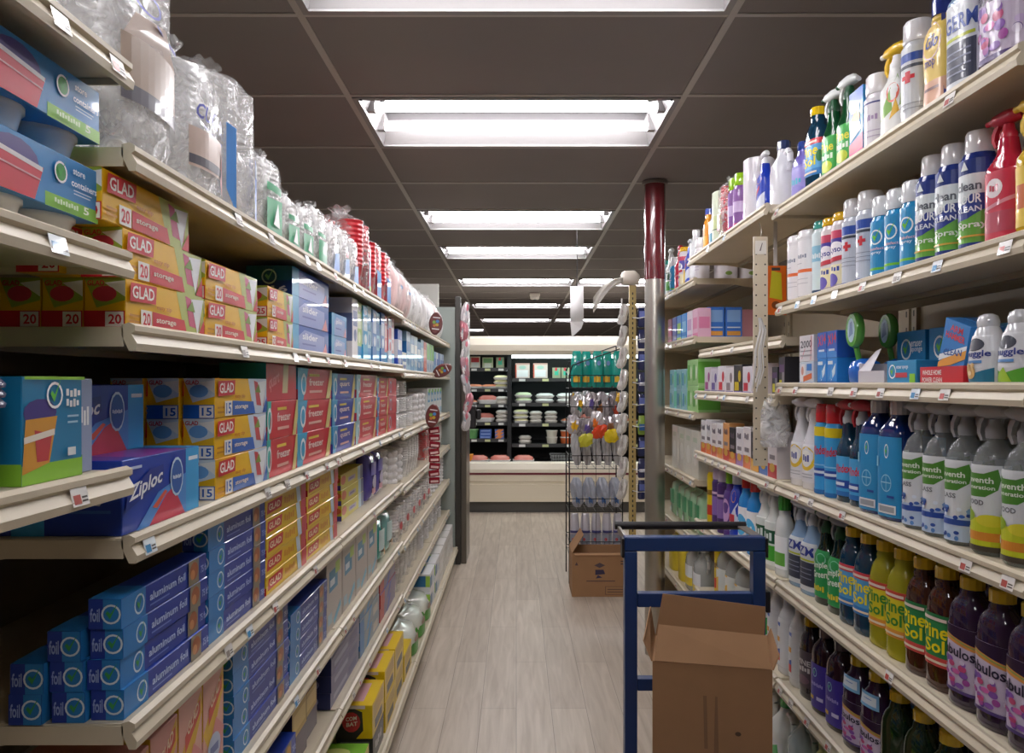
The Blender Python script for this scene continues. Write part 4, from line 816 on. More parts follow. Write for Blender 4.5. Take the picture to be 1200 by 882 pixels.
PNK = spray(.235, .075, .055, clearm('#d02a48', .8), [('o', .45,.75,.22,.14, '#ecdfe2'), ('r', .1,.1,.9,.4, '#b8455a'), ('q', [(.0,.45), (1,.62), (1,.56), (0,.40)], '#d98a98'), ('t', 'AWE', .34,.70,.58,.80, '#c23a52')], (.05, .55), '#c5283f', base='#cc2f49', neck_taper=.5, s=.9)
YLB = spray(.235, .075, .055, gloss('#e0b82a'), [('r', .2,.3,.8,.7, '#d06a2a')], (.08,.5), '#e0b82a', base='#e6c23a')

NEAR = 'right shelf'
TURN = {'spray can': .42, 'canister': .42, 'bottle': .22, 'jug': 0}
def rowput(seq, z, shelf, X, group=None, behind=.098, bX=None):
    for pr, name, cat, y, desc, bh in seq:
        put(pr, name, 'R', X, y, z, f'{desc}, {shelf}', cat, group, rot=TURN[cat])
        if bh: put(pr, name, 'R', X+behind, y+.004, z, f'{desc}, {shelf}, rear row', cat, group, rot=TURN[cat])
s2 = 'second right shelf'
rowput([(PNK, 'spray_bottle', 'bottle', 1.328, 'pink red spray bottle with white oval', 1), (YLB, 'spray_bottle', 'bottle', 1.245, 'yellow bottle cut by the right photo edge', 0),
        (BAC, 'aerosol_can', 'spray can', 1.412, 'tall blue and green aerosol beside the pink bottle', 1), (BAC, 'aerosol_can', 'spray can', 1.492, 'middle one of three blue green aerosols', 1), (BAC, 'aerosol_can', 'spray can', 1.566, 'farthest one of three blue green aerosols', 0),
        (CHK, 'aerosol_can', 'spray can', 1.636, 'nearest of three light blue tick-marked aerosols', 1), (CHK, 'aerosol_can', 'spray can', 1.705, 'middle of three light blue tick-marked aerosols', 0), (CHK, 'aerosol_can', 'spray can', 1.773, 'farthest of three light blue tick-marked aerosols', 0),
        (RCX, 'aerosol_can', 'spray can', 1.845, 'nearer grey aerosol with red cross', 1), (RCX, 'aerosol_can', 'spray can', 1.925, 'farther grey aerosol with red cross', 0),
        (LYS, 'aerosol_can', 'spray can', 1.995, 'nearer aerosol with yellow cap', 0), (LYS, 'aerosol_can', 'spray can', 2.062, 'farther aerosol with yellow cap', 1), (TEA, 'aerosol_can', 'spray can', 2.128, 'slim aerosol with teal cap', 0),
        (WIP, 'wipes_canister', 'canister', 2.206, 'nearer white wipes canister with orange band', 0), (WIP, 'wipes_canister', 'canister', 2.292, 'farther white wipes canister with orange band', 0)], RZ['B'], s2, .852)

# shelf A right
PURP = gloss('#2c1636'); 
fr_ = random.Random(5)
FLW = [('o', fr_.uniform(.08,.92), fr_.uniform(.06,.50), fr_.uniform(.05,.10), fr_.uniform(.03,.055), fr_.choice(['#a04a9a', '#8a5ab0', '#d86ab0', '#6a4a98', '#c9b0dc', '#c24a7a', '#dcd0e6'])) for _ in range(26)]
DOTS = [('o', fr_.uniform(.06,.94), fr_.choice([fr_.uniform(.03,.18), fr_.uniform(.29,.42)]), fr_.uniform(.03,.06), fr_.uniform(.015,.03), fr_.choice(['#5a86c4', '#3f68b8', '#7aa0d0', '#e4ecf6', '#2f4f9f'])) for _ in range(28)]
def fab_label(tag_=False): return [('q', [(0,0), (1,0), (1,.66), (0,.80)], '#cdbfd6'), ('q', [(0,.80), (1,.66), (1,.74), (0,.90)], '#e0954a'), ('q', [(0,.90), (1,.74), (1,1), (0,1)], '#2c1636'), ('q', [(0,.86), (1,.70), (1,.72), (0,.885)], '#8fae5a'),
     ('t', 'Fabuloso', .03,.56,1.0,.72, '#2c2640', 0, -.04), FLW, ('r', 0,0,1,.05, '#55407a')]
FAB = flask(.242, .084, .064, PURP, fab_label(), (.12, .62), '#e8c41c', caph=.022, capr=.0215, neck=.036, base='#cdbfd6', shoulder=.72, half=1.25)
FABW = flask(.29, .092, .07, gloss('#9a86b8'), fab_label(), (.08, .72), '#e8c41c', base='#cdbfd6', shoulder=.78, half=1.3)
GRM = spray(.285, .088, .062, gloss('#7f9fbe'), [('r', .1,.06,.9,.52, '#3a3f52'), ('r', .12,.56,.88,.60, '#b9c43a'), ('t', 'GERM', .14,.66,.92,.86, '#2f4a9a'), ('r', .2,.4,.8,.42, '#8a90a8'), ('r', .2,.32,.8,.34, '#8a90a8'), ('r', .2,.22,.8,.24, '#8a90a8'), ('r', .2,.14,.7,.16, '#8a90a8')], (.08,.62), '#7f9fbe', base='#d5dade', shoulder=.78)
MOP = flask(.235, .078, .05, mat('#d9b04a', .22, metal=.35, coat=.5), [('r', 0,.0,1,.32, '#d9a88a'), ('o', .45,.74,.32,.2, '#d0b0c8'), ('t', 'Glo', .25,.66,.65,.80, '#2f3f90', .1), ('t', 'mop', .25,.44,.6,.54, '#5a4a7a'), ('r', .2,.22,.7,.25, '#7a5a5a'), ('r', .84,0,1,1, '#3a3f80')], (.05,.85), '#2b3a86', base='#e0c060', shoulder=.72, waist=.10, capr=.02, caph=.035, ribs=False)
LYA = aerosol(.23, .033, '#d3d7dc', '#f0eef0', [('r', .1,.82,.95,.92, '#2c4fa6'), ('r', .15,.74,.9,.78, '#4a4f5a'), ('r', .46,.56,.54,.70, '#cf3540'), ('r', .40,.605,.60,.655, '#cf3540'), ('r', .25,.3,.7,.31, '#9a9fa8'), ('r', .25,.24,.7,.25, '#9a9fa8'), ('r', 0,0,1,.06, '#2c4fa6')], lz=(.01,1))
WSP = spray(.225, .075, .055, gloss('#e0e2dc'), [('q', [(.1,.2), (.9,.9), (1,.4)], '#7fae4a'), ('o', .7,.6,.2,.15, '#d9604a'), ('q', [(.6,.2), (.9,.3), (.8,.5)], '#e0b03a')], (.1,.75), '#e0b41c', base='#e6e6e2', collar='#e9e8e6')
WAE = aerosol(.187, .033, '#e0dce2', '#efecee', [('r', 0,.90,1,.93, '#3a3f7a'), ('t', 'glass', .36,.6,.64,.7, '#a890b8'), ('r', .3,.4,.7,.42, '#bcb0c4'), ('r', .3,.3,.7,.32, '#bcb0c4')], lz=(.01,1))
MCB = carton(.075, .185, .05, '#3a8fc8', [('q', [(0,.55), (1,.85), (1,1), (0,1)], '#2f62c0'), ('r', 0,0,1,.2, '#d0407a'), ('q', [(0,.2), (1,.2), (1,.4), (0,.32)], '#c9607a'), ('o', .5,.62,.3,.1, '#e0a03a'), ('q', [(.1,.35), (.9,.45), (.8,.55), (.1,.5)], '#e8eef4'), ('t', 'scrub', .2,.70,.8,.80, '#f0f4fa', 0, .04)])
GRN = gloss('#123c26')
GSP = spray(.25, .068, .05, clearm('#0f5a30', .7), [('r', .05,.05,.95,.95, '#3fae4a'), ('t', 'Pine', .15,.62,.85,.85, '#f0e43a'), ('t', 'FRESH', .15,.42,.85,.56, '#e8f4e0'), ('o', .5,.24,.3,.15, '#c9d83a')], (.08,.50), '#e6e8e6', base='#3fae4a', collar='#174a2c', shoulder=.62)
def pine(m, lab, capc='#f2cc1c'): return flask(.242, .078, .06, m, lab, (.20,.62), capc, shoulder=.66, half=1.3, capr=.0215, caph=.023, neck=.037)
def pl_(c1, c2, c3, tx='#f2e01c', tc='#2a7a3a'): return [('r', 0,0,1,.18, c3), ('r', 0,.84,1,1, c2), ('t', 'Pine', .16,.52,.84,.80, tx, 0, .03), ('t', 'Sol', .24,.24,.76,.50, tx, 0, .03), ('o', .88,.5,.10,.16, tc), ('r', .2,.88,.8,.94, '#f0dcd0'), ('r', .2,.06,.8,.11, '#f0e0c8')]
PSB = pine(clearm('#153f5c', .8), pl_(0, '#d8404c', '#2f86c4') + [('o', .86,.45,.1,.12, '#e0609a')]); PSB['parts'][1] = ('label', PSB['parts'][1][1])
def pine2(bodyc, fac, base, top, bot, tx='#f2e01c', capc='#f0ca1c'):
    r = flask(.241, .078, .06, clearm(bodyc, fac) if fac < 1 else gloss(bodyc), pl_(0, top, bot, tx), (.20,.62), capc, base=base, shoulder=.66, half=1.3, capr=.0215, caph=.023, neck=.037); return r
PSB = pine2('#16425e', .75, '#58a5dc', '#d8404c', '#2f7fc8'); PSY = pine2('#e2dc3a', .42, '#e3d02a', '#cf4a3a', '#e09a3a', '#3a8a34'); PSG = pine2('#4a2416', .8, '#2f8a4e', '#2a7a44', '#cf4a44'); PSD = pine2('#1a1420', 1, '#2f5a4e', '#2a4a44', '#3a3a44')
LAV = flask(.18, .08, .055, gloss('#7a70c8'), [('r', 0,0,1,1, '#8a80d0'), ('t', 'SUDS', .2,.4,.8,.6, '#3ab0c8')], (.1,.6), '#2f4a9a', base='#9a90d8')
s1 = 'top right shelf'
rowput([(FABW, 'cleaner_bottle', 'bottle', 1.315, 'large purple flowered bottle at the right photo edge', 0), (GRM, 'spray_bottle', 'bottle', 1.425, 'blue-grey bottle lettered GERM', 0), (MOP, 'cleaner_bottle', 'bottle', 1.522, 'curvy gold bottle with blue cap', 0),
        (LYA, 'aerosol_can', 'spray can', 1.612, 'tall white aerosol with red cross', 0), (WSP, 'spray_bottle', 'bottle', 1.702, 'pale spray bottle with yellow trigger', 0), (WAE, 'aerosol_can', 'spray can', 1.785, 'white aerosol with lilac lettering', 0),
        (GSP, 'spray_bottle', 'bottle', 1.945, 'nearer green spray bottle with white trigger', 0), (GSP, 'spray_bottle', 'bottle', 2.040, 'farther green spray bottle with white trigger', 0), (PSB, 'cleaner_bottle', 'bottle', 2.145, 'blue bottle with yellow cap and lettered label', 0), (LAV, 'cleaner_bottle', 'bottle', 2.255, 'lavender and blue bottle at the far end', 0)], RZ['A'], s1, .845)
put(MCB, 'powder_carton', 'R', .825, 1.865, RZ['A'], 'narrow blue and pink carton between aerosol and green sprays, top right shelf', 'carton')

# shelf C right (eye level)
zc = RZ['C']; s3 = 'third right shelf'
def snug(seed, green):
    m = gloss('#d9dade'); H = .126
    sec = [(0,.062,.044), (.004,.070,.050), (.03,.074,.054), (.06,.070,.05), (.085,.058,.043), (.10,.040,.034), (.104,.034,.03)]
    c = MB(); c.lathe([(.0175,.103), (.0185,.112), (.0155,.122), (.008,.126)], m, 18)
    lab = [('q', [(0,0), (1,0), (1,.30), (.5,.18), (0,.28)], green), ('o', .5,.80,.30,.14, '#2c3140'), ('t', 'snuggle', .06,.50,.94,.68, '#2f3f8a'), ('r', .25,.40,.75,.46, '#5a8fc8')] + ([('o', .40,.22,.18,.16, '#d9b070'), ('o', .30,.36,.06,.05, '#d9b070'), ('o', .50,.36,.06,.05, '#d9b070'), ('o', .40,.19,.07,.05, '#efd9b0')] if seed else [('q', [(.1,.0), (.5,.3), (.7,.0)], '#a9d03a')])
    return dict(mesh=None, parts=[('bottle_body', body_mesh(sec, m, 2.3)), ('label', label_mesh(sec, .006, .088, 2.3, 1.2, '#d9dade', lab)), ('cap', c.mesh('cap'))], h=H)
put(snug(0, '#5fae3a'), 'softener_bottle', 'R', .835, 1.272, zc, 'white softener bottle with dark oval, at the photo edge, third right shelf', 'bottle')
put(snug(1, '#2f7a9a'), 'softener_bottle', 'R', .835, 1.358, zc, 'white softener bottle with teddy bear print, third right shelf', 'bottle')
rt = MB(); rm = card('#cf2430')
rt.box(-.075, .075, 0, .10, 0, .003, rm); rt.box(-.075, .075, 0, .003, .003, .036, rm); rt.box(-.075, .075, .097, .10, .003, .05, rm); rt.box(-.075, -.072, .003, .097, .003, .036, rm); rt.box(.072, .075, .003, .097, .003, .036, rm)
decals(rt, lambda u,v,k: ((u-.5)*.15, -.0003*k, v*.036), [('t', 'WHOLE HOME', .06,.55,.52,.82, '#f4e6e4'), ('t', 'POWER CLEAN', .06,.15,.54,.42, '#f4e6e4')])
put(dict(mesh=rt.mesh('display_tray'), parts=[]), 'display_tray', 'R', .822, 1.488, zc, 'red tray lettered WHOLE HOME POWER CLEAN, third right shelf', 'tray')
AH = carton(.085, .105, .03, '#2f7fc8', [('t', 'ARM', .25,.80,.75,.92, '#d8404c'), ('t', 'HAMMER', .12,.66,.88,.78, '#d8404c'), ('q', [(0,.15), (.6,.50), (1,.58), (1,.42), (.5,.2), (0,.05)], '#e6a03a'), ('q', [(0,.30), (1,.66), (1,.58), (0,.18)], '#eef2f6'), ('t', 'CLEAN', .15,.32,.85,.44, '#28509a', 0, .12), ('r', 0,0,1,.06, '#d83a44')])
for k in range(2): put(AH, 'pad_carton', 'R', .828+k*.032, 1.470, zc+.018, f'blue and orange carton standing in the red tray, {ORD[k]} from the front', 'carton', None).rotation_euler = (0, .30, -PI/2)
ER = carton(.13, .128, .055, '#2687c0', CKW(.34,.66,.20,.95) + [('t', 'eraser', .52,.70,.92,.80, '#e8f2f8'), ('t', 'sponge', .52,.58,.92,.68, '#e8f2f8'), ('r', .55,.4,.85,.43, '#8fc84a'), ('q', [(.05,.0), (.4,.30), (.5,.0)], '#2a4a90'), ('r', .5,.02,.95,.12, '#c23a52')], [('r', .2,.3,.8,.7, '#2f6fb4')])
put(ER, 'sponge_carton', 'R', .942, 1.688, zc, 'blue tick-marked sponge carton, nearer of two, third right shelf', 'carton', 'blue tick-marked sponge cartons')
put(ER, 'sponge_carton', 'R', .942, 1.835, zc, 'blue tick-marked sponge carton, farther of two, third right shelf', 'carton', 'blue tick-marked sponge cartons')
put(ER, 'sponge_carton', 'R', 1.005, 1.60, zc, 'darker blue sponge carton standing behind the nearer tick-marked one', 'carton', 'blue tick-marked sponge cartons')
SM = carton(.125, .052, .05, '#2c8fc4', CKW(.2,.55,.3,.42) + [('t', 'eraser sponge', .35,.62,.75,.78, '#e8f2f8'), ('r', .32,.3,.72,.5, '#c93a4a'), ('r', .8,.05,.98,.45, '#8fd03a')])
put(SM, 'sponge_carton', 'R', .824, 1.645, zc, 'small low blue sponge carton in front of the tick-marked cartons', 'carton')
wt = MB(); wm_ = card('#cfcbd2')
wt.box(-.065, .065, 0, .11, 0, .003, wm_); wt.box(-.065, .065, 0, .002, .003, .032, wm_); wt.box(-.065, -.063, .002, .11, .003, .05, wm_); wt.box(.063, .065, .002, .11, .003, .03, wm_); wt.box(-.063, .063, .108, .11, .003, .04, wm_)
wt.face([(-.065, .0, .032), (.0, .0, .032), (-.01, .03, .085), (-.05, .035, .08)], wm_)
put(dict(mesh=wt.mesh('display_tray'), parts=[]), 'display_tray', 'R', .824, 1.785, zc, 'empty pale cardboard tray on the third right shelf', 'tray')
# dish brush pack: green round head over blue sponge
db = MB(); n = 20
db.loft([[(.036*s_*math.cos(2*PI*i/n), y, .135+.045*s_*math.sin(2*PI*i/n)) for i in range(n)] for s_, y in ((.9,.0), (1,.006), (1,.014), (.9,.02))], gloss('#5fae4a'))
decals(db, lambda u,v,k: ((u-.5)*.06, -.0005*k, .09+v*.09), [('o', .5,.5,.34,.34, '#bfe0ea'), ('q', [(.3,.3), (.7,.4), (.6,.75), (.4,.7)], '#7a9ac0')])
db2 = MB(); db2.lathe([(.030,.0), (.038,.01), (.040,.035), (.034,.055), (.015,.065)], gloss('#2a6fd0'), 20, 0, .035)
db3 = MB(); db3.box(-.03, .03, .004, .05, 0, .09, film('#ffffff', .2)); db3m = MB(); db3m.cyl((0,.02,.06), (0,.012,.10), .007, gloss('#5fae4a'), n=10)
put(dict(mesh=None, parts=[('brush_card', db.mesh('brush_card')), ('blue_sponge', db2.mesh('blue_sponge')), ('handle', db3m.mesh('handle'))]), 'dish_brush', 'R', .835, 1.915, zc, 'round green brush pack above a blue scourer, third right shelf', 'brush')
put(dict(mesh=None, parts=[('brush_card', db.mesh('brush_card')), ('blue_sponge', db2.mesh('blue_sponge')), ('handle', db3m.mesh('handle'))]), 'dish_brush', 'R', .93, 1.94, zc, 'round green brush pack in the shade behind the front one', 'brush')
XT = carton(.062, .07, .05, '#2b62c4', [('t', 'X14', .08,.45,.92,.85, '#d8303c', 0, .1), ('q', [(.0,.0), (1,.0), (1,.2), (0,.35)], '#3f8ad8'), ('r', .2,.25,.8,.33, '#dfe8f8')])
X2 = carton(.062, .07, .05, '#2b86d8', [('q', [(.5,.5), (.9,.8), (.8,.4), (.4,.1)], '#dfeefa'), ('r', .1,.75,.6,.88, '#e8f2fa'), ('r', .0,.0,1,.12, '#1f5fb0'), ('q', [(.3,.2), (.5,.7), (.6,.2)], '#56a8e8')])
for k in range(2):
    put(X2, 'soap_carton', 'R', .826, 2.010+k*.066, zc, f'small bright blue carton with white swirl, {("nearer","farther")[k]} of two, third right shelf', 'carton')
    put(XT, 'soap_carton', 'R', .826, 2.010+k*.066, zc+.0705, f'small blue carton with red lettering, {("nearer","farther")[k]} one, atop swirl cartons', 'carton')
W2 = carton(.105, .075, .06, '#e4e0e4', [('t', '2000', .1,.52,.9,.80, '#4a4a55'), ('r', .1,.38,.9,.42, '#8a8a92'), ('q', [(.2,.1), (.45,.5), (.42,.5), (.18,.12)], '#d84a6a'), ('q', [(.85,.05), (.9,.95), (.87,.95), (.82,.05)], '#d84a6a'), ('r', .1,.2,.9,.26, '#a8a4ac')])
SP = carton(.105, .064, .06, '#c9d3e0', [('q', [(.05,.1), (.5,.1), (.4,.9), (.15,.9)], '#e9e6ea'), ('q', [(.3,.1), (.9,.25), (.9,.5), (.3,.35)], '#e0703a'), ('r', .55,.6,.9,.9, '#2f7fd0'), ('o', .25,.6,.09,.2, '#d89a8a'), ('r', 0,0,1,.1, '#2f6fc0')])
put(SP, 'sponge_pack', 'R', .826, 2.188, zc, 'orange and blue sponge pack under the white 2000 carton', 'sponges'); put(W2, 'soap_carton', 'R', .826, 2.188, zc+.0645, 'white carton printed 2000, on top of the sponge pack', 'carton')
for k in range(2): put(carton(.055, .12-.03*k, .06, '#2b2a30', [('r', .1,.1,.5,.4, '#d9d02a'), ('r', .55,.2,.9,.6, '#8a8a90'), ('r', .1,.6,.9,.8, '#5a3a6a')]), 'dark_carton', 'R', .83, 2.40+k*.065, 1.36, f'small black carton with yellow square, {("nearer","farther")[k]} one beside hanging cords', 'carton')

# shelf D right (spray cleaners)
s4 = 'fourth right shelf'; zd = RZ['D']
def gen7(c1, c2, tx, lemon=False):
    top = [('q', [(.16,.68), (.30,.62), (.62,.63), (.80,.72), (.84,.84), (.80,.96), (.6,.90), (.35,.90), (.2,.97), (.15,.85)], '#4f8a34'), ('t', 'seventh', .24,.79,.74,.86, '#e6efe0'), ('t', 'generation', .24,.70,.76,.76, '#e6efe0'), ('t', tx, .2,.53,.60,.59, '#6a6e74')]
    bot = [('r', 0,0,1,.38, '#c9d02c'), ('r', 0,.12,1,.22, '#dc8f34'), ('o', .25,.4,.2,.08, '#8fae2c'), ('o', .7,.36,.22,.07, '#dcd43a'), ('o', .2,.2,.12,.05, '#eef0d8'), ('r', 0,0,1,.06, '#4a4238')] if lemon else [('r', 0,0,1,.30, '#b9cbe4'), DOTS, ('r', 0,.20,1,.27, '#2f4f9f')]
    return spray(.264, .074, .074, clearm('#dfe4e4', .22), top+bot, (.03,.60), '#b9b9bc', p=2, base='#dcdfe2', half=1.5, shoulder=.74, collar='#a9a9ae', neck_taper=.72)
G7L = gen7(0, 0, 'WOOD', True); G7B = gen7(0, 0, 'GLASS')
BCK = flask(.262, .082, .07, clearm('#0e2f7a', .82), CKW(.5,.82,.09,.9) + [('g', .5,.42,.2,.11,.12, '#9fd4ea'), ('r', .49,.32,.51,.53, '#9fd4ea'), ('r', .3,.42,.7,.435, '#9fd4ea'), ('r', .2,.04,.85,.15, '#e6e8ea'), ('r', .25,.06,.8,.13, '#a0a4aa'), ('r', .1,.62,.2,.75, '#8fd0e8'), ('r', .55,.24,.8,.27, '#2a4a9a')], (.03,.70), '#d9d4da', base='#2a90c8', shoulder=.74, half=.95, p=4, capr=.02, caph=.03)
WXT = [('t', 'Windex', .06,.56,.94,.78, '#d8303c', 0, .04), ('r', 0,0,1,.12, '#2a6fb8'), ('r', .1,.20,.9,.40, '#2a4fa6'), ('r', .15,.26,.7,.34, '#e0e8f4')]
WXS = spray(.258, .066, .05, clearm('#14425e', .75), WXT, (.06,.45), '#c42f3c', base='#4aa8e0', shoulder=.60, collar='#d0d3d6')
wl = label_mesh([(0,.05,.04), (.3,.05,.04)], .165, .20, 2.6, .9, '#c9d3e6', [('r', .1,.1,.9,.9, '#5a78b8'), ('r', .2,.2,.8,.8, '#c9d3e6')])
WXA = aerosol(.245, .031, '#3fa4e0', '#d8262f', [('r', 0,.86,1,1, '#ecd21e'), ('t', 'Windex', .30,.56,.70,.70, '#d8303c', 0, .04), ('r', .3,.26,.7,.38, '#2a4fa6'), ('r', .34,.30,.66,.34, '#dfe8f4'), ('r', 0,.42,1,.44, '#8fcdf0'), ('r', 0,0,1,.06, '#2a6fb8')], lz=(.01,1), capH=.05)
SWL = spray(.256, .078, .056, gloss('#e4e2e6'), [('o', .5,.62,.42,.32, '#e8c43a'), ('o', .5,.62,.28,.22, '#f2f0ea'), ('t', 'CLR', .32,.54,.68,.72, '#3a4a9a', 0, .04), ('r', .2,.12,.8,.14, '#a9a9b0'), ('r', .2,.20,.8,.22, '#a9a9b0')], (.08,.50), '#e6e4e8', base='#e4e2e6', shoulder=.52, neck_taper=.62)
rowput([(G7L, 'spray_bottle', 'bottle', 1.275, 'clear spray with lemon label, right of its pair', 1), (G7L, 'spray_bottle', 'bottle', 1.362, 'clear spray with lemon label, left of its pair', 1), (G7B, 'spray_bottle', 'bottle', 1.447, 'nearest of three clear sprays with white label', 1), (G7B, 'spray_bottle', 'bottle', 1.527, 'middle of three clear sprays with white label', 1), (G7B, 'spray_bottle', 'bottle', 1.607, 'farthest of three clear sprays with white label', 1),
        (BCK, 'cleaner_bottle', 'bottle', 1.70, 'nearer deep blue bottle with tick label', 1), (BCK, 'cleaner_bottle', 'bottle', 1.795, 'farther deep blue bottle with tick label', 0), (WXS, 'spray_bottle', 'bottle', 1.883, 'nearer blue spray with red trigger', 1), (WXS, 'spray_bottle', 'bottle', 1.960, 'farther blue spray with red trigger', 0),
        (WXA, 'aerosol_can', 'spray can', 2.033, 'nearer blue aerosol with red cap', 1), (WXA, 'aerosol_can', 'spray can', 2.103, 'farther blue aerosol with red cap', 0), (SWL, 'spray_bottle', 'bottle', 2.185, 'nearer white spray with yellow ring', 0), (SWL, 'spray_bottle', 'bottle', 2.278, 'farther white spray with yellow ring', 0)], zd, s4, .85)
TH = [('#e3dce0', '#c9404a', 'white and red'), ('#d9d3e2', '#3a6fc0', 'white and blue'), ('#26242a', '#d9a03a', 'black'), ('#e6e0e0', '#d9703a', 'white and orange'), ('#e3dfe3', '#9a6ab0', 'white and lilac'), ('#2c2a30', '#d06a3a', 'black and orange'), ('#e0a060', '#c93a3a', 'tan'), ('#e8e4e6', '#e08a3a', 'white with peach'), ('#e2dcdc', '#d0604a', 'white with coral'), ('#e6e2e6', '#e0702a', 'white orange-edged'), ('#e9e6e8', '#d8603a', 'white rust-edged')]
y = 2.40
for i, (a, b, nm) in enumerate(TH):
    c = carton(.085, .145-.006*(i % 3), .06, a, [('r', 0,0,1,.3, b), ('r', .2,.4,.8,.5, '#8a8088'), ('o', .5,.22,.3,.1, '#d9b04a'), ('t', 'kit', .2,.7,.8,.85, '#6a6070')])
    put(c, 'slim_carton', 'R', .815, y+.045, zd, f'slim {nm} carton behind the blue cart, {ORD[i]} along {s4}', 'carton', 'slim cartons on the fourth right shelf'); y += .09

# shelf E right
s5 = 'fifth right shelf'; ze = RZ['E']
DGS = spray(.252, .072, .052, clearm('#0c2a1a', .85), [('r', 0,.0,1,1, '#2f9a52'), ('o', .6,.82,.25,.12, '#8fd0b0'), ('t', 'Simple', .1,.55,.9,.72, '#eef6ea', 0, .06), ('t', 'Green', .14,.38,.9,.53, '#eef6ea', 0, .06), ('t', 'lemon', .2,.12,.8,.24, '#e8d03a')], (.08,.58), '#8f9296', base='#2f9a52', collar='#2a5a3a', shoulder=.60)
ZMS = spray(.254, .084, .058, mat('#8fb0d4', .2, coat=.5), [('t', 'ZM', .12,.72,.88,.92, '#2a3a90'), ('r', 0,.10,1,.60, '#3a3f50'), ('r', .1,.62,.9,.66, '#c0c83a'), ('r', .2,.45,.8,.47, '#8a90a4'), ('r', .2,.35,.8,.37, '#8a90a4'), ('r', .2,.25,.8,.27, '#8a90a4')], (.05,.58), '#cfd4dc', base='#d5dade', shoulder=.64)
rowput([(FAB, 'cleaner_bottle', 'bottle', 1.255, 'dark purple flowered bottle at the right edge', 1), (FAB, 'cleaner_bottle', 'bottle', 1.342, 'dark purple flowered bottle, middle of three', 1), (FAB, 'cleaner_bottle', 'bottle', 1.430, 'dark purple flowered bottle beside brown ones', 1),
        (PSG, 'cleaner_bottle', 'bottle', 1.515, 'nearer brown bottle with green label', 1), (PSG, 'cleaner_bottle', 'bottle', 1.597, 'farther brown bottle with green label', 1), (PSY, 'cleaner_bottle', 'bottle', 1.680, 'nearer clear yellow bottle', 1), (PSY, 'cleaner_bottle', 'bottle', 1.762, 'farther clear yellow bottle', 1),
        (PSB, 'cleaner_bottle', 'bottle', 1.845, 'nearer blue bottle with red-topped label', 1), (PSB, 'cleaner_bottle', 'bottle', 1.928, 'farther blue bottle with red-topped label', 0), (DGS, 'spray_bottle', 'bottle', 2.010, 'nearer dark bottle with green label', 1), (DGS, 'spray_bottle', 'bottle', 2.100, 'farther dark bottle with green label', 0),
        (ZMS, 'spray_bottle', 'bottle', 2.193, 'nearer pale blue spray lettered ZM', 1), (ZMS, 'spray_bottle', 'bottle', 2.287, 'farther pale blue spray lettered ZM', 0)], ze, s5, .85)
WGS = spray(.26, .075, .055, gloss('#dfe2dc'), [('r', 0,.1,1,.45, '#4fae3a'), ('r', 0,.5,1,.8, '#1f5a3a'), ('t', 'ECO', .2,.56,.8,.74, '#e8f0ea')], (.06,.6), '#dcdedc', base='#e6eae4')
WGN = flask(.25, .07, .05, gloss('#e2e5e2'), [('r', .1,.1,.9,.5, '#6fb84a')], (.1,.5), '#3fa03a', caph=.045, capr=.02)
BRD = flask(.255, .075, .055, mat('#2a8fdc', .2, coat=.5), [('o', .5,.5,.4,.3, '#56b8ec'), ('r', .2,.1,.8,.2, '#d8e8f4'), ('t', 'oxi', .25,.4,.75,.6, '#f0f6fa')], (.1,.6), '#d8342c', caph=.034, capr=.02)
BWC = flask(.265, .078, .056, mat('#1f3fb8', .2, coat=.5), [('q', [(.0,.2), (.9,.7), (.9,.3), (.3,.1)], '#dfe4f2'), ('o', .6,.8,.18,.12, '#e09a3a'), ('r', .1,.3,.7,.45, '#c93a4a')], (.08,.8), '#eceaec', base='#1f3fb8', caph=.045, capr=.023)
LMC = flask(.26, .07, .05, mat('#5a3a8a', .25), [('o', .5,.5,.35,.3, '#c9a0d0')], (.1,.7), '#8fd02a', base='#5a3a8a', caph=.05, capr=.021)
YLT = aerosol(.27, .028, '#e0c41c', '#e0d8c0', [('r', 0,.2,1,.4, '#d0402a'), ('r', 0,.6,1,.7, '#8a6a1c')], lz=(.01,1))
PRP = aerosol(.25, .030, '#4a2f6a', '#c9b8d0', [('r', 0,.3,1,.7, '#8a6aae'), ('r', 0,.75,1,.8, '#d0b0c8')], lz=(.01,1))
rowput([(WGN, 'cleaner_bottle', 'bottle', 2.40, 'white bottle with green cap', 0), (WGS, 'spray_bottle', 'bottle', 2.49, 'nearer white and green spray behind the cart', 0), (WGS, 'spray_bottle', 'bottle', 2.58, 'farther white and green spray behind the cart', 0), (BRD, 'cleaner_bottle', 'bottle', 2.69, 'nearer bright blue bottle with red cap', 1), (BRD, 'cleaner_bottle', 'bottle', 2.79, 'farther bright blue bottle with red cap', 1),
        (BWC, 'cleaner_bottle', 'bottle', 2.90, 'royal blue bottle with white cap', 1), (LMC, 'cleaner_bottle', 'bottle', 3.00, 'purple bottle with lime cap', 0), (PRP, 'aerosol_can', 'spray can', 3.09, 'nearer purple aerosol', 0), (PRP, 'aerosol_can', 'spray can', 3.17, 'farther purple aerosol', 0), (YLT, 'aerosol_can', 'spray can', 3.26, 'tall yellow aerosol', 0)], ze, s5, .84)

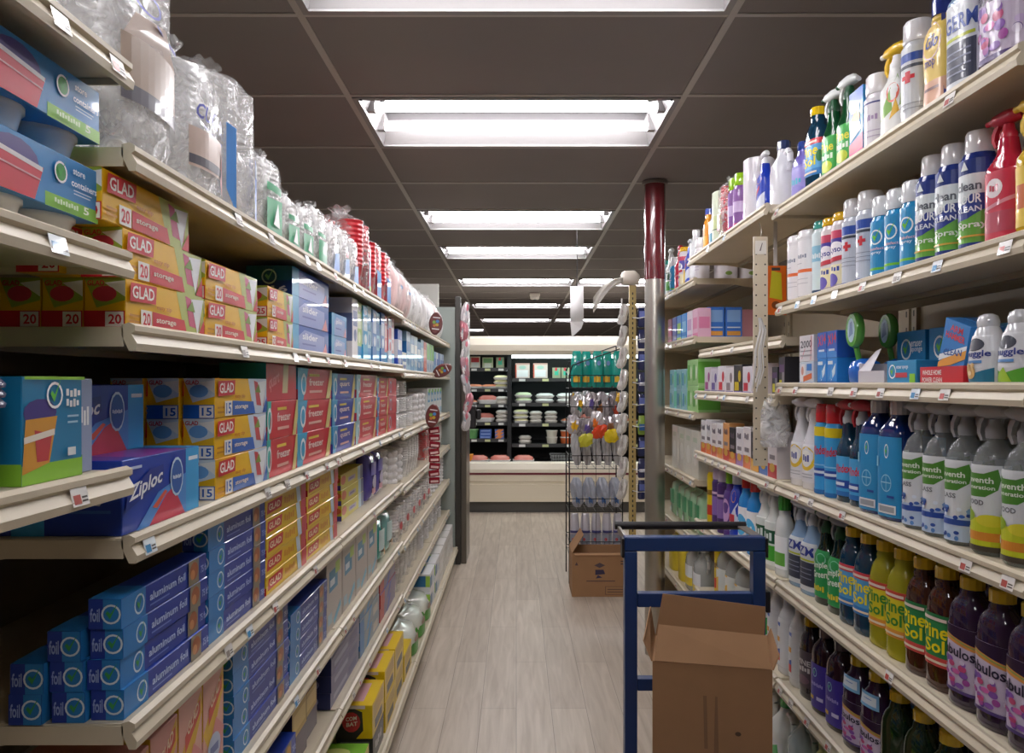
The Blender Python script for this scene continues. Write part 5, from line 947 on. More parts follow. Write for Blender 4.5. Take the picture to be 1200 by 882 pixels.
# shelf F right
s6 = 'sixth right shelf'; zf = RZ['F']
FBT = flask(.228, .084, .064, PURP, fab_label(), (.08, .52), '#e8c41c', caph=.022, capr=.0215, neck=.036, base='#cdbfd6', shoulder=.66, half=1.25)
ht = label_mesh([(0,.086,.066), (.135,.086,.066), (.16,.078,.06), (.3,.06,.05)], .146, .180, 2.6, .8, '#7fb4dc', [('r', .1,.2,.9,.8, '#dfe9f2'), ('r', .3,.4,.7,.6, '#5a8fd0')]); FBT['parts'].append(('neck_tag', ht, (), 'pale blue neck tag'))
PVL = flask(.232, .084, .064, gloss('#2a1622'), [('r', 0,0,1,1, '#43359a')] + check(.45,.80,.10,1, '#9fd0e0', '#5ab88a') + [('t', 'lavender', .3,.5,.8,.58, '#a9a0e0'), ('r', .2,.18,.4,.26, '#d9b03a'), ('r', .55,.2,.8,.28, '#c9c4ea')], (.06,.58), '#6a5a62', base='#43359a', shoulder=.72)
DKP = flask(.228, .075, .058, gloss('#241a24'), [('r', 0,0,1,1, '#4a3f4a'), ('t', 'PINE', .15,.6,.85,.75, '#c9c4c8'), ('t', 'power', .15,.42,.85,.56, '#c9c4c8'), ('o', .5,.2,.3,.12, '#6a5060')], (.15,.60), '#e8c41c', caph=.022, capr=.0215, neck=.036, base='#4a3f4a')
DGN = flask(.222, .086, .066, clearm('#0c2a16', .85), None, (0,0), '#e8c41c', caph=.022, capr=.0215, neck=.036, shoulder=.62)
WJG = flask(.245, .072, .06, gloss('#dfe1e4'), [('r', .1,.1,.45,.9, '#4a6ab8'), ('r', .1,.1,.45,.25, '#d83a3a'), ('r', .1,.5,.45,.6, '#e0a03a')], (.1,.7), '#e4e4e6', base='#dfe1e4')
rowput([(DGN, 'cleaner_bottle', 'bottle', 1.50, 'nearest dark green bottle with yellow cap', 1), (DGN, 'cleaner_bottle', 'bottle', 1.60, 'second dark green bottle with yellow cap', 1), (DGN, 'cleaner_bottle', 'bottle', 1.70, 'third dark green bottle with yellow cap', 0), (FBT, 'cleaner_bottle', 'bottle', 1.80, 'nearer purple bottle with blue neck tag', 1), (FBT, 'cleaner_bottle', 'bottle', 1.90, 'farther purple bottle with blue neck tag', 1),
        (PVL, 'cleaner_bottle', 'bottle', 2.005, 'nearer dark bottle with violet label', 1), (PVL, 'cleaner_bottle', 'bottle', 2.105, 'farther dark bottle with violet label', 1), (DKP, 'cleaner_bottle', 'bottle', 2.205, 'black bottle with grey flowered label', 0), (WJG, 'cleaner_bottle', 'bottle', 2.29, 'nearer tall white bottle with striped label', 0)], zf, s6, .85)
rowput([(WJG, 'cleaner_bottle', 'bottle', 2.39, 'second tall white bottle with striped label', 0), (WJG, 'cleaner_bottle', 'bottle', 2.49, 'third tall white bottle with striped label', 0)], zf, s6, .85)
CJ = flask(.26, .11, .09, clearm('#e4e8e4', .4), [('r', .1,.0,.45,1, '#dcae2a')], (.15,.6), '#e8e8e8', base='#d5dad5', shoulder=.7); GJ = flask(.26, .085, .06, gloss('#e4e6e4'), [('q', [(.1,.1), (.9,.3), (.8,.7), (.2,.6)], '#3fae5a')], (.1,.6), '#e4e4e4', base='#e4e6e4')
rowput([(GJ, 'cleaner_bottle', 'bottle', 2.60, 'nearer white bottle with green patch', 0), (GJ, 'cleaner_bottle', 'bottle', 2.71, 'farther white bottle with green patch', 0), (CJ, 'cleaner_bottle', 'bottle', 2.84, 'nearest clear jug with yellow strip', 0), (CJ, 'cleaner_bottle', 'bottle', 2.97, 'middle clear jug with yellow strip', 0), (CJ, 'cleaner_bottle', 'bottle', 3.10, 'farthest clear jug with yellow strip', 0), (YLT, 'aerosol_can', 'spray can', 3.22, 'tall yellow aerosol', 0)], zf, s6+' seen through the cart', .86)

# base deck right: jugs with handles
def jug(H, w_, d, m, capc, label=None, lz=(.1,.5)):
    b = H-.028; sec = [(0, w_*.93, d*.93), (.006, w_, d), (b*.62, w_, d), (b*.76, w_*.9, d*.92), (b*.90, w_*.42, d*.5), (b*.95, .036, .036), (b+.003, .034, .034)]
    hd = MB(); pts = [(w_*.18, 0, b*.92), (w_*.40, 0, b*.94), (w_*.56, 0, b*.86), (w_*.58, 0, b*.72), (w_*.50, 0, b*.60)]; hd.tube(pts, .010, m, 8)
    ps = [('jug_body', body_mesh(sec, m, 3)), ('handle', hd.mesh('handle')), ('cap', cap_mesh(b, .021, .028, gloss(capc)))]
    if label: ps.append(('label', label_mesh(sec, H*lz[0], H*lz[1], 3, 1.0, '#dfe3e6', label)))
    return dict(mesh=None, parts=ps, h=H)
BJ = jug(.275, .115, .10, clearm('#cfdde0', .45), '#1f3fb0', [('r', 0,0,1,.35, '#2a9ac0')]); YJ = jug(.265, .12, .11, mat('#cdd68a', .3, coat=.3), '#d5dcb0')
sb = 'bottom right shelf'
rowput([(YJ, 'bleach_jug', 'jug', 1.68, 'nearest pale green jug with handle', 0), (YJ, 'bleach_jug', 'jug', 1.83, 'second pale green jug with handle', 0), (YJ, 'bleach_jug', 'jug', 1.98, 'third pale green jug with handle', 0), (YJ, 'bleach_jug', 'jug', 2.13, 'fourth pale green jug with handle', 0), (BJ, 'bleach_jug', 'jug', 2.275, 'milky jug with blue cap', 0)], RZ['G'], sb, .86)
OJ = jug(.25, .11, .09, mat('#e0ae2a', .3), '#d8342c', [('r', .1,.2,.9,.8, '#e6d08a')]); VJ = jug(.25, .11, .09, mat('#3a3470', .3), '#d8342c', [('r', .1,.2,.9,.8, '#a9a0d0')]); GW = jug(.25, .11, .09, mat('#dfe3de', .3), '#3fae4a', [('q', [(.1,.1), (.9,.3), (.8,.9), (.2,.6)], '#3fae5a')])
rowput([(GW, 'bleach_jug', 'jug', 2.44, 'nearer white jug with green cap', 0), (GW, 'bleach_jug', 'jug', 2.60, 'farther white jug with green cap', 0), (VJ, 'bleach_jug', 'jug', 2.76, 'violet jug with red cap', 0), (VJ, 'bleach_jug', 'jug', 2.92, 'farther violet jug with red cap', 0), (OJ, 'bleach_jug', 'jug', 3.08, 'nearer golden yellow jug', 0), (OJ, 'bleach_jug', 'jug', 3.24, 'farther golden yellow jug', 0)], RZ['G'], sb, .86)

# middle bay, top shelf
zt = 1.945
WJ = jug(.215, .10, .075, mat('#dfdfe6', .3, coat=.3), '#33406a')
BLU = spray(.225, .07, .05, mat('#1f3fb8', .2, coat=.5), [('o', .6,.85,.25,.12, '#e09a3a'), ('q', [(0,.2), (1,.5), (1,.15), (.2,.0)], '#dfe4f2'), ('q', [(.1,.45), (.7,.7), (.7,.6), (.1,.35)], '#c93a4a')], (.08,.66), '#e0e0e4', base='#1f3fb8', s=.8)
def roll(H, r, c, decs): 
    sec = [(0, 2*r, 2*r), (H*.98, 2*r, 2*r), (H, 2*r*.9, 2*r*.9)]
    return dict(mesh=None, parts=[('paper_roll', body_mesh(sec, mat(c, .7, bump=.4, scale=90), 2)), ('clear_wrap', label_mesh(sec, .004, H-.004, 2, 1.5, c, decs, name='clear_wrap'))], h=H)
PT = roll(.235, .052, '#e4dfe4', [('o', .5,.1,.1,.04, '#8fae5a')]); PG = roll(.22, .05, '#d3dcc4', [('r', 0,.3,1,.55, '#c3cf9a'), ('r', .2,.28,.8,.30, '#5a6a5a')])
AL = aerosol(.215, .028, '#8a5aa0', '#9fd02a', [('r', 0,.45,1,.7, '#c9b0d8'), ('r', 0,.1,1,.2, '#d0407a')], lz=(.01,1))
put(WJ, 'laundry_jug', 'R', .845, 2.425, zt, 'white jug with handle and dark cap, far end of top right shelf', 'jug')
put(BLU, 'spray_bottle', 'R', .83, 2.56, zt, 'blue spray bottle with white head beside the white jug', 'bottle')
put(PT, 'paper_towel_roll', 'R', .85, 2.69, zt, 'white wrapped paper towel roll beside the blue spray bottle', 'paper towel')
for k in range(2): put(AL, 'aerosol_can', 'R', .82, 2.80+.06*k+.01*k, zt, f'purple aerosol with lime cap, {("nearer","farther")[k]} of two by the paper towel', 'spray can')
rbg = cup_bag([(0,0)], mat('#c92a3c', .35), 9, .012, .042, .11, .28, [('r', .2,.2,.7,.5, '#d9609a')], tufth=.04)
put(rbg, 'red_bag', 'R', .79, 2.965, zt, 'clear bag of red cups standing on the far top right shelf', 'cups')
put(PG, 'paper_towel_roll', 'R', .84, 3.09, zt, 'pale green wrapped paper roll on the far top right shelf', 'paper towel')
put(spray(.21, .07, .05, gloss('#cfd6da'), [('r', .1,.1,.9,.5, '#3a8fae')], (.1,.6), '#dcdedc', s=.8), 'spray_bottle', 'R', .83, 3.20, zt, 'grey-white spray bottle past the pale green roll', 'bottle')
put(flask(.20, .07, .05, gloss('#e0922a'), [('r', .1,.1,.9,.6, '#e8b04a')], (.1,.6), '#2f4ab0', base='#e0922a'), 'cleaner_bottle', 'R', .83, 3.30, zt, 'orange bottle with blue cap at the far bay end', 'bottle')
OPK = carton(.07, .16, .012, '#e06a1c', [('q', [(.2,.35), (.8,.3), (.75,.85), (.3,.9)], '#c9c02a'), ('o', .5,.2,.2,.08, '#8a4a1c'), ('r', .3,.9,.7,.96, '#3a3a3a')])
tb_ = MB(); tb_.box(-.006, .006, .004, .0055, .1601, .305, mat('#c9c4c0', .4)); OPK['parts'].append(('hang_tab', tb_.mesh('hang_tab')))
put(OPK, 'glove_packet', 'F', .845, 2.50, 1.62, 'orange and yellow packet hung just behind the perforated strip', 'packet')
PK5 = [('#e6d9dc', '#d84a5a'), ('#dfdce4', '#c93a4a'), ('#3a3438', '#d9c02a'), ('#e6e0e2', '#8a7a80'), ('#e4dfe4', '#d8404c'), ('#d5d0dc', '#6a5aa0'), ('#dcd8dc', '#a04a8a')]
for i, (a, b) in enumerate(PK5):
    put(carton(.105, .105-.008*(i % 2), .06, a, [('r', .1,.1,.6,.4, b), ('o', .7,.6,.16,.2, b), ('r', 0,0,1,.08, '#5a4a9a')]), 'small_carton', 'R', .815, 2.60+i*.112, 1.36, f'small {["pink white","pale white","dark yellow-marked","plain white","white red-spotted","lilac","magenta-marked"][i]} carton beyond the perforated strip', 'carton')
# far bay
def many(pr, name, side, X, ys, z, f, cat, group, n=1):
    for k, y in enumerate(ys):
        if n == 1: put(pr, name, side, X, y, z, f.format(ORD[k]), cat, group)
        else: stack(pr, name, side, X, y, z, n, f.split('|')[0], f.split('|')[1].format(ORD[k]), cat, group)
cl = [(WAE, 'white aerosol'), (WJG, 'white striped bottle'), (BLU, 'blue spray'), (LYS, 'yellow-capped aerosol'), (PNK, 'pink spray'), (CHK, 'light blue aerosol'), (WGS, 'white green spray'), (TEA, 'teal-capped aerosol')]
for k, (pr, nm) in enumerate(cl): put(pr, 'cleaner_bottle', 'R', .84, 3.47+k*.115, 1.865, f'{nm} on the far top shelf beyond the pole', 'bottle')
for k in range(3): put(PT, 'paper_towel_roll', 'F', .955+k*.105, 3.50, 1.865, f'white wrapped roll seen end-row below the far top shelf, {ORD[k]} one', 'paper towel', 'white rolls beyond the pole') if k < 2 else None
BLB = carton(.075, .135, .055, '#3f7ad8', [('r', .1,.5,.9,.9, '#8ab4ec'), ('r', .1,.05,.9,.2, '#e0a04a'), ('r', .1,.3,.9,.34, '#dfe8f6')], [('r', .1,.5,.9,.9, '#8ab4ec')])
many(BLB, 'blue_carton', 'F', .90, [3.46], 1.605, 'bright blue carton facing the aisle mouth, {} beyond the pole', 'carton', None)
put(BLB, 'blue_carton', 'F', .98, 3.46, 1.605, 'bright blue carton beside the nearer one beyond the pole', 'carton')
put(carton(.06, .125, .05, '#c98f9a', []), 'pink_carton', 'F', 1.05, 3.47, 1.605, 'dusty pink carton beside the blue cartons beyond the pole', 'carton')
for k, (a, b, nm) in enumerate((('#e0b4cc', '#d880a8', 'pink'), ('#e6dce6', '#c9a0c8', 'pale pink'), ('#3a8fd8', '#7ac0e8', 'sky blue'), ('#2f7fc8', '#9fd04a', 'blue and lime'), ('#2a3a8a', '#5a6ab8', 'navy'), ('#7a2a4a', '#c05a8a', 'maroon'))):
    put(carton(.10, .13, .06, a, [('r', .1,.3,.9,.7, b), ('r', 0,0,1,.15, b)], [('r', .1,.3,.9,.7, b)]), 'pad_carton', 'R', .80+.015, 3.50+k*.115, 1.605, f'{nm} upright pack on the shelf beyond the steel pole', 'pack')
TQ = carton(.11, .10, .10, '#9fcfd8', [('r', .1,.2,.5,.8, '#4fa0c0'), ('o', .7,.5,.15,.25, '#7fc08a')], [('r', .0,.1,1,.9, '#7fc4b0')]); GQ = carton(.11, .12, .10, '#a3d28a', [('r', .1,.2,.5,.8, '#5fae4a'), ('o', .7,.5,.15,.25, '#dff0d4')], [('r', .0,.1,1,.9, '#6fb84a')])
for k, y in enumerate((3.49, 3.61, 3.73, 3.85, 4.02)):
    pr = GQ if k < 2 else TQ
    stack(pr, 'tissue_carton', 'R', .815, y, 1.265, 2, 'green tissue carton' if k < 2 else 'teal tissue carton', f'{ORD[k]} stack beyond the pole', 'carton', 'green and teal tissue cartons')
BGP = carton(.13, .215, .16, '#d3d0c4', [('o', .5,.45,.3,.2, '#e3e1d8'), ('r', .2,.75,.8,.85, '#b9c4ae')], [('o', .5,.5,.3,.25, '#e3e1d8'), ('r', .1,.85,.9,.95, '#b9c4ae')])
many(BGP, 'diaper_pack', 'R', .815, (3.50, 3.64, 3.78, 3.95), .965, 'beige soft pack beyond the pole, {} of its shelf', 'pack', 'beige soft packs')
GP1 = pouch(.12, .2, .1, '#9fc8a0', [('r', .1,.4,.9,.9, '#4f9a6a'), ('r', .1,.1,.6,.25, '#e4ece4')])
many(GP1, 'green_pack', 'R', .82, (3.50, 3.63, 3.76, 3.89, 4.05), .70, 'green and white soft pack beyond the pole, {} of its row', 'pack', 'green and white soft packs')
CJ2 = jug(.235, .12, .10, clearm('#dfe3e0', .5), '#e8e8e8', [('r', 0,0,1,.4, '#e0c43a')]); YP = jug(.235, .12, .10, mat('#e0c83a', .35), '#e0c83a')
for k, (pr, y, nm) in enumerate(((CJ2, 3.50, 'clear jug'), (CJ2, 3.66, 'clear jug'), (YP, 3.82, 'yellow jug'), (YP, 4.05, 'yellow jug'))): put(pr, 'bleach_jug', 'R', .86, y, .42, f'{nm} low beyond the pole, {ORD[k]} of the low row', 'jug', None)
many(OJ, 'bleach_jug', 'R', .86, (3.50, 3.66, 3.82), .15, 'golden yellow jug on the lowest shelf beyond the pole, {}', 'jug', 'yellow jugs beyond the pole')
# ------------------------------------------------------------------ refrigerated display case at the back
FY = 8.24
fr = lk('display_case', None); fr.location = (0, FY, 0); tag(fr, 'cream open-front refrigerated display case with maroon stripe across the back', 'display case')
CR = mat('#ddd2bb', .4); CR2 = mat('#e9e1cf', .35); BLK = mat('#1b1c1e', .5); STR = mat('#6b2230', .35)
def fpart(name, fn):
    m = MB(); fn(m); return lk(name, m.mesh(name), fr)
XA, XB = -1.9, 2.3
fpart('kick_plate', lambda m: m.box(XA, XB, .05, 1.0, .001, .115, mat('#55534f', .4, metal=.4)))
def lowp(m):
    m.prism([(.0, .12), (0, .30), (.015, .31), (.015, .33), (0, .34), (0, .41), (.2, .41), (.2, .12)], XA, XB, CR)
fpart('lower_panel', lowp)
fpart('stripe', lambda m: m.box(XA, XB, -.008, .05, .411, .432, STR))
fpart('bumper', lambda m: m.prism([(-.01, .433), (-.015, .47), (.0, .53), (.03, .545), (.08, .545), (.08, .433)], XA, XB, CR2))
fpart('tray_deck', lambda m: m.box(XA, XB, .081, .95, .42, .50, BLK))
fpart('back_wall', lambda m: m.box(XA, XB, .95, 1.02, .116, 1.88, BLK))
fpart('canopy', lambda m: m.prism([(.02, 1.70), (-.02, 1.74), (-.03, 1.80), (-.01, 1.87), (.06, 1.90), (1.02, 1.90), (1.02, 1.84), (.10, 1.84), (.08, 1.70)], XA, XB, CR2))
fpart('divider', lambda m: (m.box(-.10, -.055, .30, .95, .501, 1.69, BLK)))
canl = MB(); canl.box(-.05, XB-.02, .11, .14, 1.665, 1.695, emis('#dff6f4', 5)); lk('light_strip', canl.mesh('light_strip'), fr)
RSH = (1.445, 1.17, .945, .715); LSH = (1.56, 1.33, 1.155, .955, .77)
for i, z in enumerate(RSH):
    m = MB(); m.box(-.05, XB-.02, .32, .95, z-.02, z, BLK); m.box(-.05, XB-.02, .305, .319, z-.035, z+.005, mat('#3a3b3c', .4)); o = lk('shelf', m.mesh('shelf'), fr)
    m = MB(); m.box(-.05, XB-.02, .33, .345, z-.034, z-.022, emis('#cfeeee', (5, 1.6, .5, .1)[i]) if i < 3 else BLK); lk('light_strip', m.mesh('light_strip'), o)
    for k in range(7):
        m = MB(); m.box(.0, .07, .300, .304, z-.032, z-.004, card('#c9cf9a' if k % 2 else '#d8dcd8')); t = lk('price_tag', m.mesh('price_tag'), o); t.location = (.03+k*.26, 0, 0)
for i, z in enumerate(LSH):
    m = MB(); m.box(XA+.02, -.105, .34, .95, z-.02, z, BLK); m.box(XA+.02, -.105, .325, .339, z-.035, z+.005, mat('#3a3b3c', .4)); o = lk('shelf', m.mesh('shelf'), fr)
    if i < 3: m = MB(); m.box(XA+.02, -.105, .35, .365, z-.034, z-.022, emis('#d8eaf0', (4, 2.2, .8)[i])); lk('light_strip', m.mesh('light_strip'), o)
    for k in range(3):
        m = MB(); m.box(.0, .06, .320, .324, z-.03, z-.005, card('#c9cf9a' if k % 2 else '#d8dcd8')); t = lk('price_tag', m.mesh('price_tag'), o); t.location = (-.50+k*.15, 0, 0)
FC = FY+.358
def tray(w_, h, d, food, tcol='#e6e6e2', lump=True):
    ps = []; m = MB(); m.loft([super_ring(w_*s_, d*s_, z, 16, 4, 0, d/2) for z, s_ in ((0, .82), (h*.45, 1), (h*.5, 1.0))], mat(tcol, .5)); ps.append(('foam_tray', m.mesh('foam_tray')))
    m = MB(); m.loft([[(x+random.uniform(-.004,.004), y+random.uniform(-.004,.004), z) for x, y, z in super_ring(w_*s_, d*s_, z, 14, 3, 0, d/2)] for z, s_ in ((h*.5, .92), (h*.8, .85), (h, .5))], gloss(food)); ps.append(('food', m.mesh('food')))
    return dict(mesh=None, parts=ps, h=h)
TRW = tray(.22, .055, .16, '#e6e9e4'); TRY = tray(.18, .05, .16, '#ded9a6'); TRO = tray(.2, .05, .16, '#e0916a'); TRR = tray(.24, .10, .18, '#c9786a'); TRG = tray(.20, .06, .16, '#c9d8b0'); TRS = tray(.15, .045, .15, '#e0dcd2', '#d6d2c8')
def tub(r, h, c, lid='#e6e2d6'):
    m = MB(); m.lathe([(r*.86, 0), (r, h-.012)], gloss(c), 18, 0, r); l = MB(); l.lathe([(r*1.03, h-.012), (r*1.03, h-.002), (r*.9, h)], gloss(lid), 18, 0, r)
    return dict(mesh=None, parts=[('tub_body', m.mesh('tub_body')), ('lid', l.mesh('lid'))], h=h)
TBW = tub(.065, .075, '#dcd8c8'); TBO = tub(.065, .075, '#d06a3a')
CDW = carton(.16, .17, .03, '#d9cfc9', [('r', .12,.1,.88,.55, '#e6edf0'), ('o', .5,.72,.25,.12, '#a8cfc4'), ('r', .0,.9,1,1, '#c9a49a'), ('r', 0,0,.08,.9, '#d0604a')])
CDR = carton(.11, .13, .03, '#d9cfc0', [('r', .1,.5,.9,.9, '#d0404a'), ('r', .1,.08,.9,.5, '#e2e8e4')]); CDG = carton(.12, .12, .03, '#c6cfb0', [('r', .1,.5,.9,.9, '#7fb07a'), ('r', .2,.05,.8,.45, '#dfe6dc')]); CDB = carton(.09, .12, .03, '#9aa88a', [('r', .25,.3,.75,.9, '#3fc0a0'), ('r', .3,.7,.6,.98, '#d0404a')])
K = lambda pr, nm, x, z, lab, cat, dy=0, g=None: put(pr, nm, 'F', x, FC+dy, z, lab, cat, g)
def Kst(pr, nm, x, z, n, desc, where, cat, g, dy=0): stack(pr, nm, 'F', x, FC+dy, z, n, desc, where, cat, g)
for k, x in enumerate((.07, .27)): K(CDW, 'hanging_pack', x, 1.4455, f'large white-labelled pack on the case top shelf, {ORD[k]} from the divider', 'pack')
for k, x in enumerate((.45, .55, .66)): K(CDB, 'hanging_pack', x, 1.4455, f'small green-labelled pack on the case top shelf, {ORD[k]} after the large packs', 'pack')
K(CDR, 'hanging_pack', -.46, 1.5605, 'red and white pack, upper left of the display case', 'pack'); K(CDG, 'hanging_pack', -.32, 1.5605, 'pale green pack, upper left of the display case', 'pack'); K(CDB, 'hanging_pack', -.18, 1.5605, 'dark green pack next to the case divider', 'pack')
for k, x in enumerate((.08, .32, .56, .80, 1.04)): Kst(TRW if k else TRG, 'food_tray', x, 1.1705, 2, 'wrapped white tray', f'{ORD[k]} pile on lit middle case shelf', 'food tray', 'wrapped white trays in the case')
for k, x in enumerate((.05, .22, .39)): Kst(TRY if k == 0 else TRS, 'food_tray', x, .9455, 3, 'cream wrapped tray', f'{ORD[k]} pile right of case divider', 'food tray', 'cream wrapped trays in the case')
for k, (x, pr) in enumerate(((.60, TRO), (.82, TRR), (1.05, TRO), (1.28, TRO))): K(pr, 'food_tray', x, .9455, f'orange-toned wrapped tray behind the wire rack, {ORD[k]} rightwards', 'food tray')
for k, (x, pr, nm) in enumerate(((.10, TRS, 'pale'), (.40, TBW, 'white'), (.56, TBO, 'orange'), (.72, TBW, 'cream'), (.88, TBO, 'orange'))): Kst(pr, 'food_tub', x, .7155, 2, f'{nm} round tub', f'{ORD[k]} pile on lowest case shelf', 'tub', None)
for k, x in enumerate((-.47, -.30)): K(TRO, 'food_tray', x, 1.3305, f'orange food tray on second left case shelf, {ORD[k]}', 'food tray')
Kst(TRY, 'food_tray', -.17, 1.3305, 3, 'yellowish wrapped tray', 'pile left of the case divider', 'food tray', None)
K(TRR, 'food_tray', -.32, 1.1555, 'large pink meat tray left in the display case', 'food tray'); K(TRO, 'food_tray', -.53, 1.1555, 'small orange tray beside the pink meat tray', 'food tray'); Kst(TRS, 'food_tray', -.16, 1.1555, 2, 'beige tray', 'beside the pink meat tray', 'food tray', None)
Kst(TRR, 'food_tray', -.36, .9555, 1, 'pink and white meat tray on fourth left case shelf', '', 'food tray', None) if False else K(TRR, 'food_tray', -.36, .9555, 'pink and white meat tray on fourth left case shelf', 'food tray')
Kst(TRS, 'food_tray', -.16, .9555, 3, 'small white tray', 'pile beside the lower meat tray', 'food tray', None)
K(tub(.075, .11, '#6fae6a', '#9fd09a'), 'food_tub', -.50, .7705, 'green round tub low on the left of the case', 'tub'); Kst(carton(.13, .035, .1, '#3f63b0', [('r', .1,.3,.9,.7, '#8aa4d8')]), 'food_carton', -.345, .7705, 3, 'blue flat food pack', 'beside the green tub', 'carton', None); Kst(carton(.10, .035, .1, '#5a78b8', [('q', [(0,0), (.6,0), (1,1), (.4,1)], '#e08a4a')]), 'food_carton', -.19, .7705, 3, 'blue orange food pack', 'beside the blue flat packs', 'carton', None)
for k, (x, pr) in enumerate(((-.42, TRR), (-.18, TRR), (.08, TRR))): put(pr, 'food_tray', 'F', x, FY+.13, .503, f'brown meat tray on the case deck, {ORD[k]} from the left', 'food tray')
put(tub(.05, .12, '#e08a2a', '#e8a04a'), 'food_tub', 'F', -.52, FY+.12, .5005, 'orange container at the left of the case deck', 'tub')
bas = MB(); gs = mat('#b9bcbc', .4)
for t in range(4): 
    z = .502+.035*t; x0, x1, y0, y1 = .40-.01*t, .64+.012*t, .10, .30
    bas.tube([(x0, y0, z), (x1, y0, z), (x1, y1, z), (x0, y1, z), (x0, y0, z)], .0022, gs, 5)
for k in range(9): x = .40+.24*k/8; bas.tube([(x, .10, .502), (x, .10, .61)], .0018, gs, 4)
o = lk('wire_basket', bas.mesh('wire_basket')); o.location = (0, FY, 0); o.location = (0, FY, .004); tag(o, 'small grey wire basket on the case deck beside the rack', 'basket')

# ------------------------------------------------------------------ wire rack with bags
rk = lk('wire_rack', None); rk.location = (.60, 5.35, 0); tag(rk, 'black wire rack with sloping top rail in the aisle end', 'rack')
WB = mat('#1c1c1e', .35, metal=.5)
RX0, RX1, RY0, RY1 = -.23, .14, 0, .34
m = MB()
for x in (RX0, RX1):
    for y in (RY0, RY1):
        top = (1.50 if x < 0 else 1.67) if y == RY1 else (1.45 if x < 0 else 1.64)
        m.cyl((x, y, 0.0), (x, y, top), .0045, WB, n=6)
for y, dz in ((RY0, 0), (RY1, .03)): m.tube([(RX0, y, 1.45+dz), (RX0+.02, y, 1.52+dz), (RX1, y, 1.64+dz)], .0045, WB, 6)
m.tube([(RX1, RY0, 1.64), (RX1, RY1, 1.67)], .0045, WB, 6); m.tube([(RX0, RY0, 1.45), (RX0, RY1, 1.48)], .0045, WB, 6)
lk('rack_frame', m.mesh('rack_frame'), rk)
RZS = (1.36, 1.14, .80, .50, .20)
for z in RZS:
    m = MB()
    for zz in (z, z+.09):
        m.tube([(RX0, RY0, zz), (RX1, RY0, zz), (RX1, RY1, zz), (RX0, RY1, zz), (RX0, RY0, zz)], .003, WB, 5)
    for k in range(7): x = RX0+(RX1-RX0)*k/6; m.tube([(x, RY0, z+.09), (x, RY0, z), (x, RY1, z)], .0018, WB, 4)
    for k in range(4): y = RY0+(RY1-RY0)*k/3; m.tube([(RX0, y, z), (RX1, y, z)], .0018, WB, 4)
    lk('wire_shelf', m.mesh('wire_shelf'), rk)
m = MB()
for k in range(5): x = RX0+(RX1-RX0)*k/4; m.cyl((x, RY0-.004, .20), (x, RY0-.004, 1.36), .0018, WB, n=4)
lk('front_wires', m.mesh('front_wires'), rk)
def softbag(w_, h, d, base, decs=(), gather=.35, mt=None, jit=.05):
    r = MB(); rs = []
    for z, s_, sd in ((0, .75, .6), (h*.06, .95, .95), (h*.35, 1, 1.05), (h*.7, .96, .85), (h*.9, .8, .45), (h, gather, .12)):
        rs.append([(x*(1+random.uniform(-jit,jit)), d/2+(y)*(1+random.uniform(-jit,jit)), z) for x, y, z in super_ring(w_*s_, d*sd, z, 18, 2.6)])
    r.loft(rs, mt or gloss(base), True, True)
    if decs: decals(r, lambda u,v,k: ((u-.5)*w_*.9, -.012-.0006*k+abs(u-.5)**3*d*1.5, h*(.06+v*.84)), decs, 1, 8)
    return dict(mesh=r.mesh('bag'), parts=[], h=h)
TL = [softbag(.085, .255, .04, '#1f9a8c', [('o', .6,.72,.18,.08, '#6a8fc0'), ('r', .15,.10,.75,.28, '#d9a02a'), ('o', .4,.2,.2,.1, '#e0c43a')], .6) for _ in range(2)]
for k in range(5): put(TL[k % 2], 'glove_bag', 'F', .425+k*.072, 5.37 + (k % 2)*.055, 1.366+(.0 if k else .02), f'teal rounded packet standing in the rack top, {ORD[k]} from the left', 'packet', 'teal packets in the rack top') if k != 0 else put(TL[0], 'glove_bag', 'F', .425, 5.37, 1.366, 'teal rounded packet standing in the rack top, first from the left', 'packet', 'teal packets in the rack top')
FM = film('#f2eeee', .5); rndc = ['#d8d2d2', '#b8aeb0', '#c9c2c6', '#9a9296', '#d9d4d4', '#a8a0a4']
cr = random.Random(3)
def crumple(w_, h, d, m1, spots):
    """shiny pillow bag with folded, uneven surface"""
    r = MB(); rs = []; n = 22
    ph = [cr.uniform(0, 6.28) for _ in range(4)]
    for q in range(13):
        t = q/12; s_ = min(1, .35+1.5*math.sin(PI*min(max(t,.02),.98))); rs.append([])
        for x, y, z in super_ring(w_*s_, d*s_*(.35+.65*math.sin(PI*t)), h*t, n, 2.4):
            a = math.atan2(y, x); k_ = 1+.16*math.sin(5*a+ph[0]+3*t)+.10*math.sin(9*a+ph[1]-7*t)+cr.uniform(-.07,.07)
            rs[-1].append((x*k_+.008*math.sin(4*t+ph[2]), d/2+y*k_, z+(.012*math.sin(3*a+ph[3]) if 0 < q < 12 else 0)))
    r.loft(rs, m1, smooth=False)
    for c, u, v, s_ in spots:
        i = r.m(gloss(c))
        for fi in range(len(r.f)):
            p = [sum(r.v[k_][ax] for k_ in r.f[fi])/len(r.f[fi]) for ax in range(3)]
            if p[1] < d/2 and math.hypot(p[0]/w_-u, p[2]/h-v) < s_: r.mi[fi] = i
    return dict(mesh=r.mesh('bag'), parts=[], h=h)
SPC = ['#2f9a8a', '#e0b02a', '#c9462a', '#5a4a8a', '#d8d4d6', '#d9722a', '#3a3a40', '#8a5a3a']
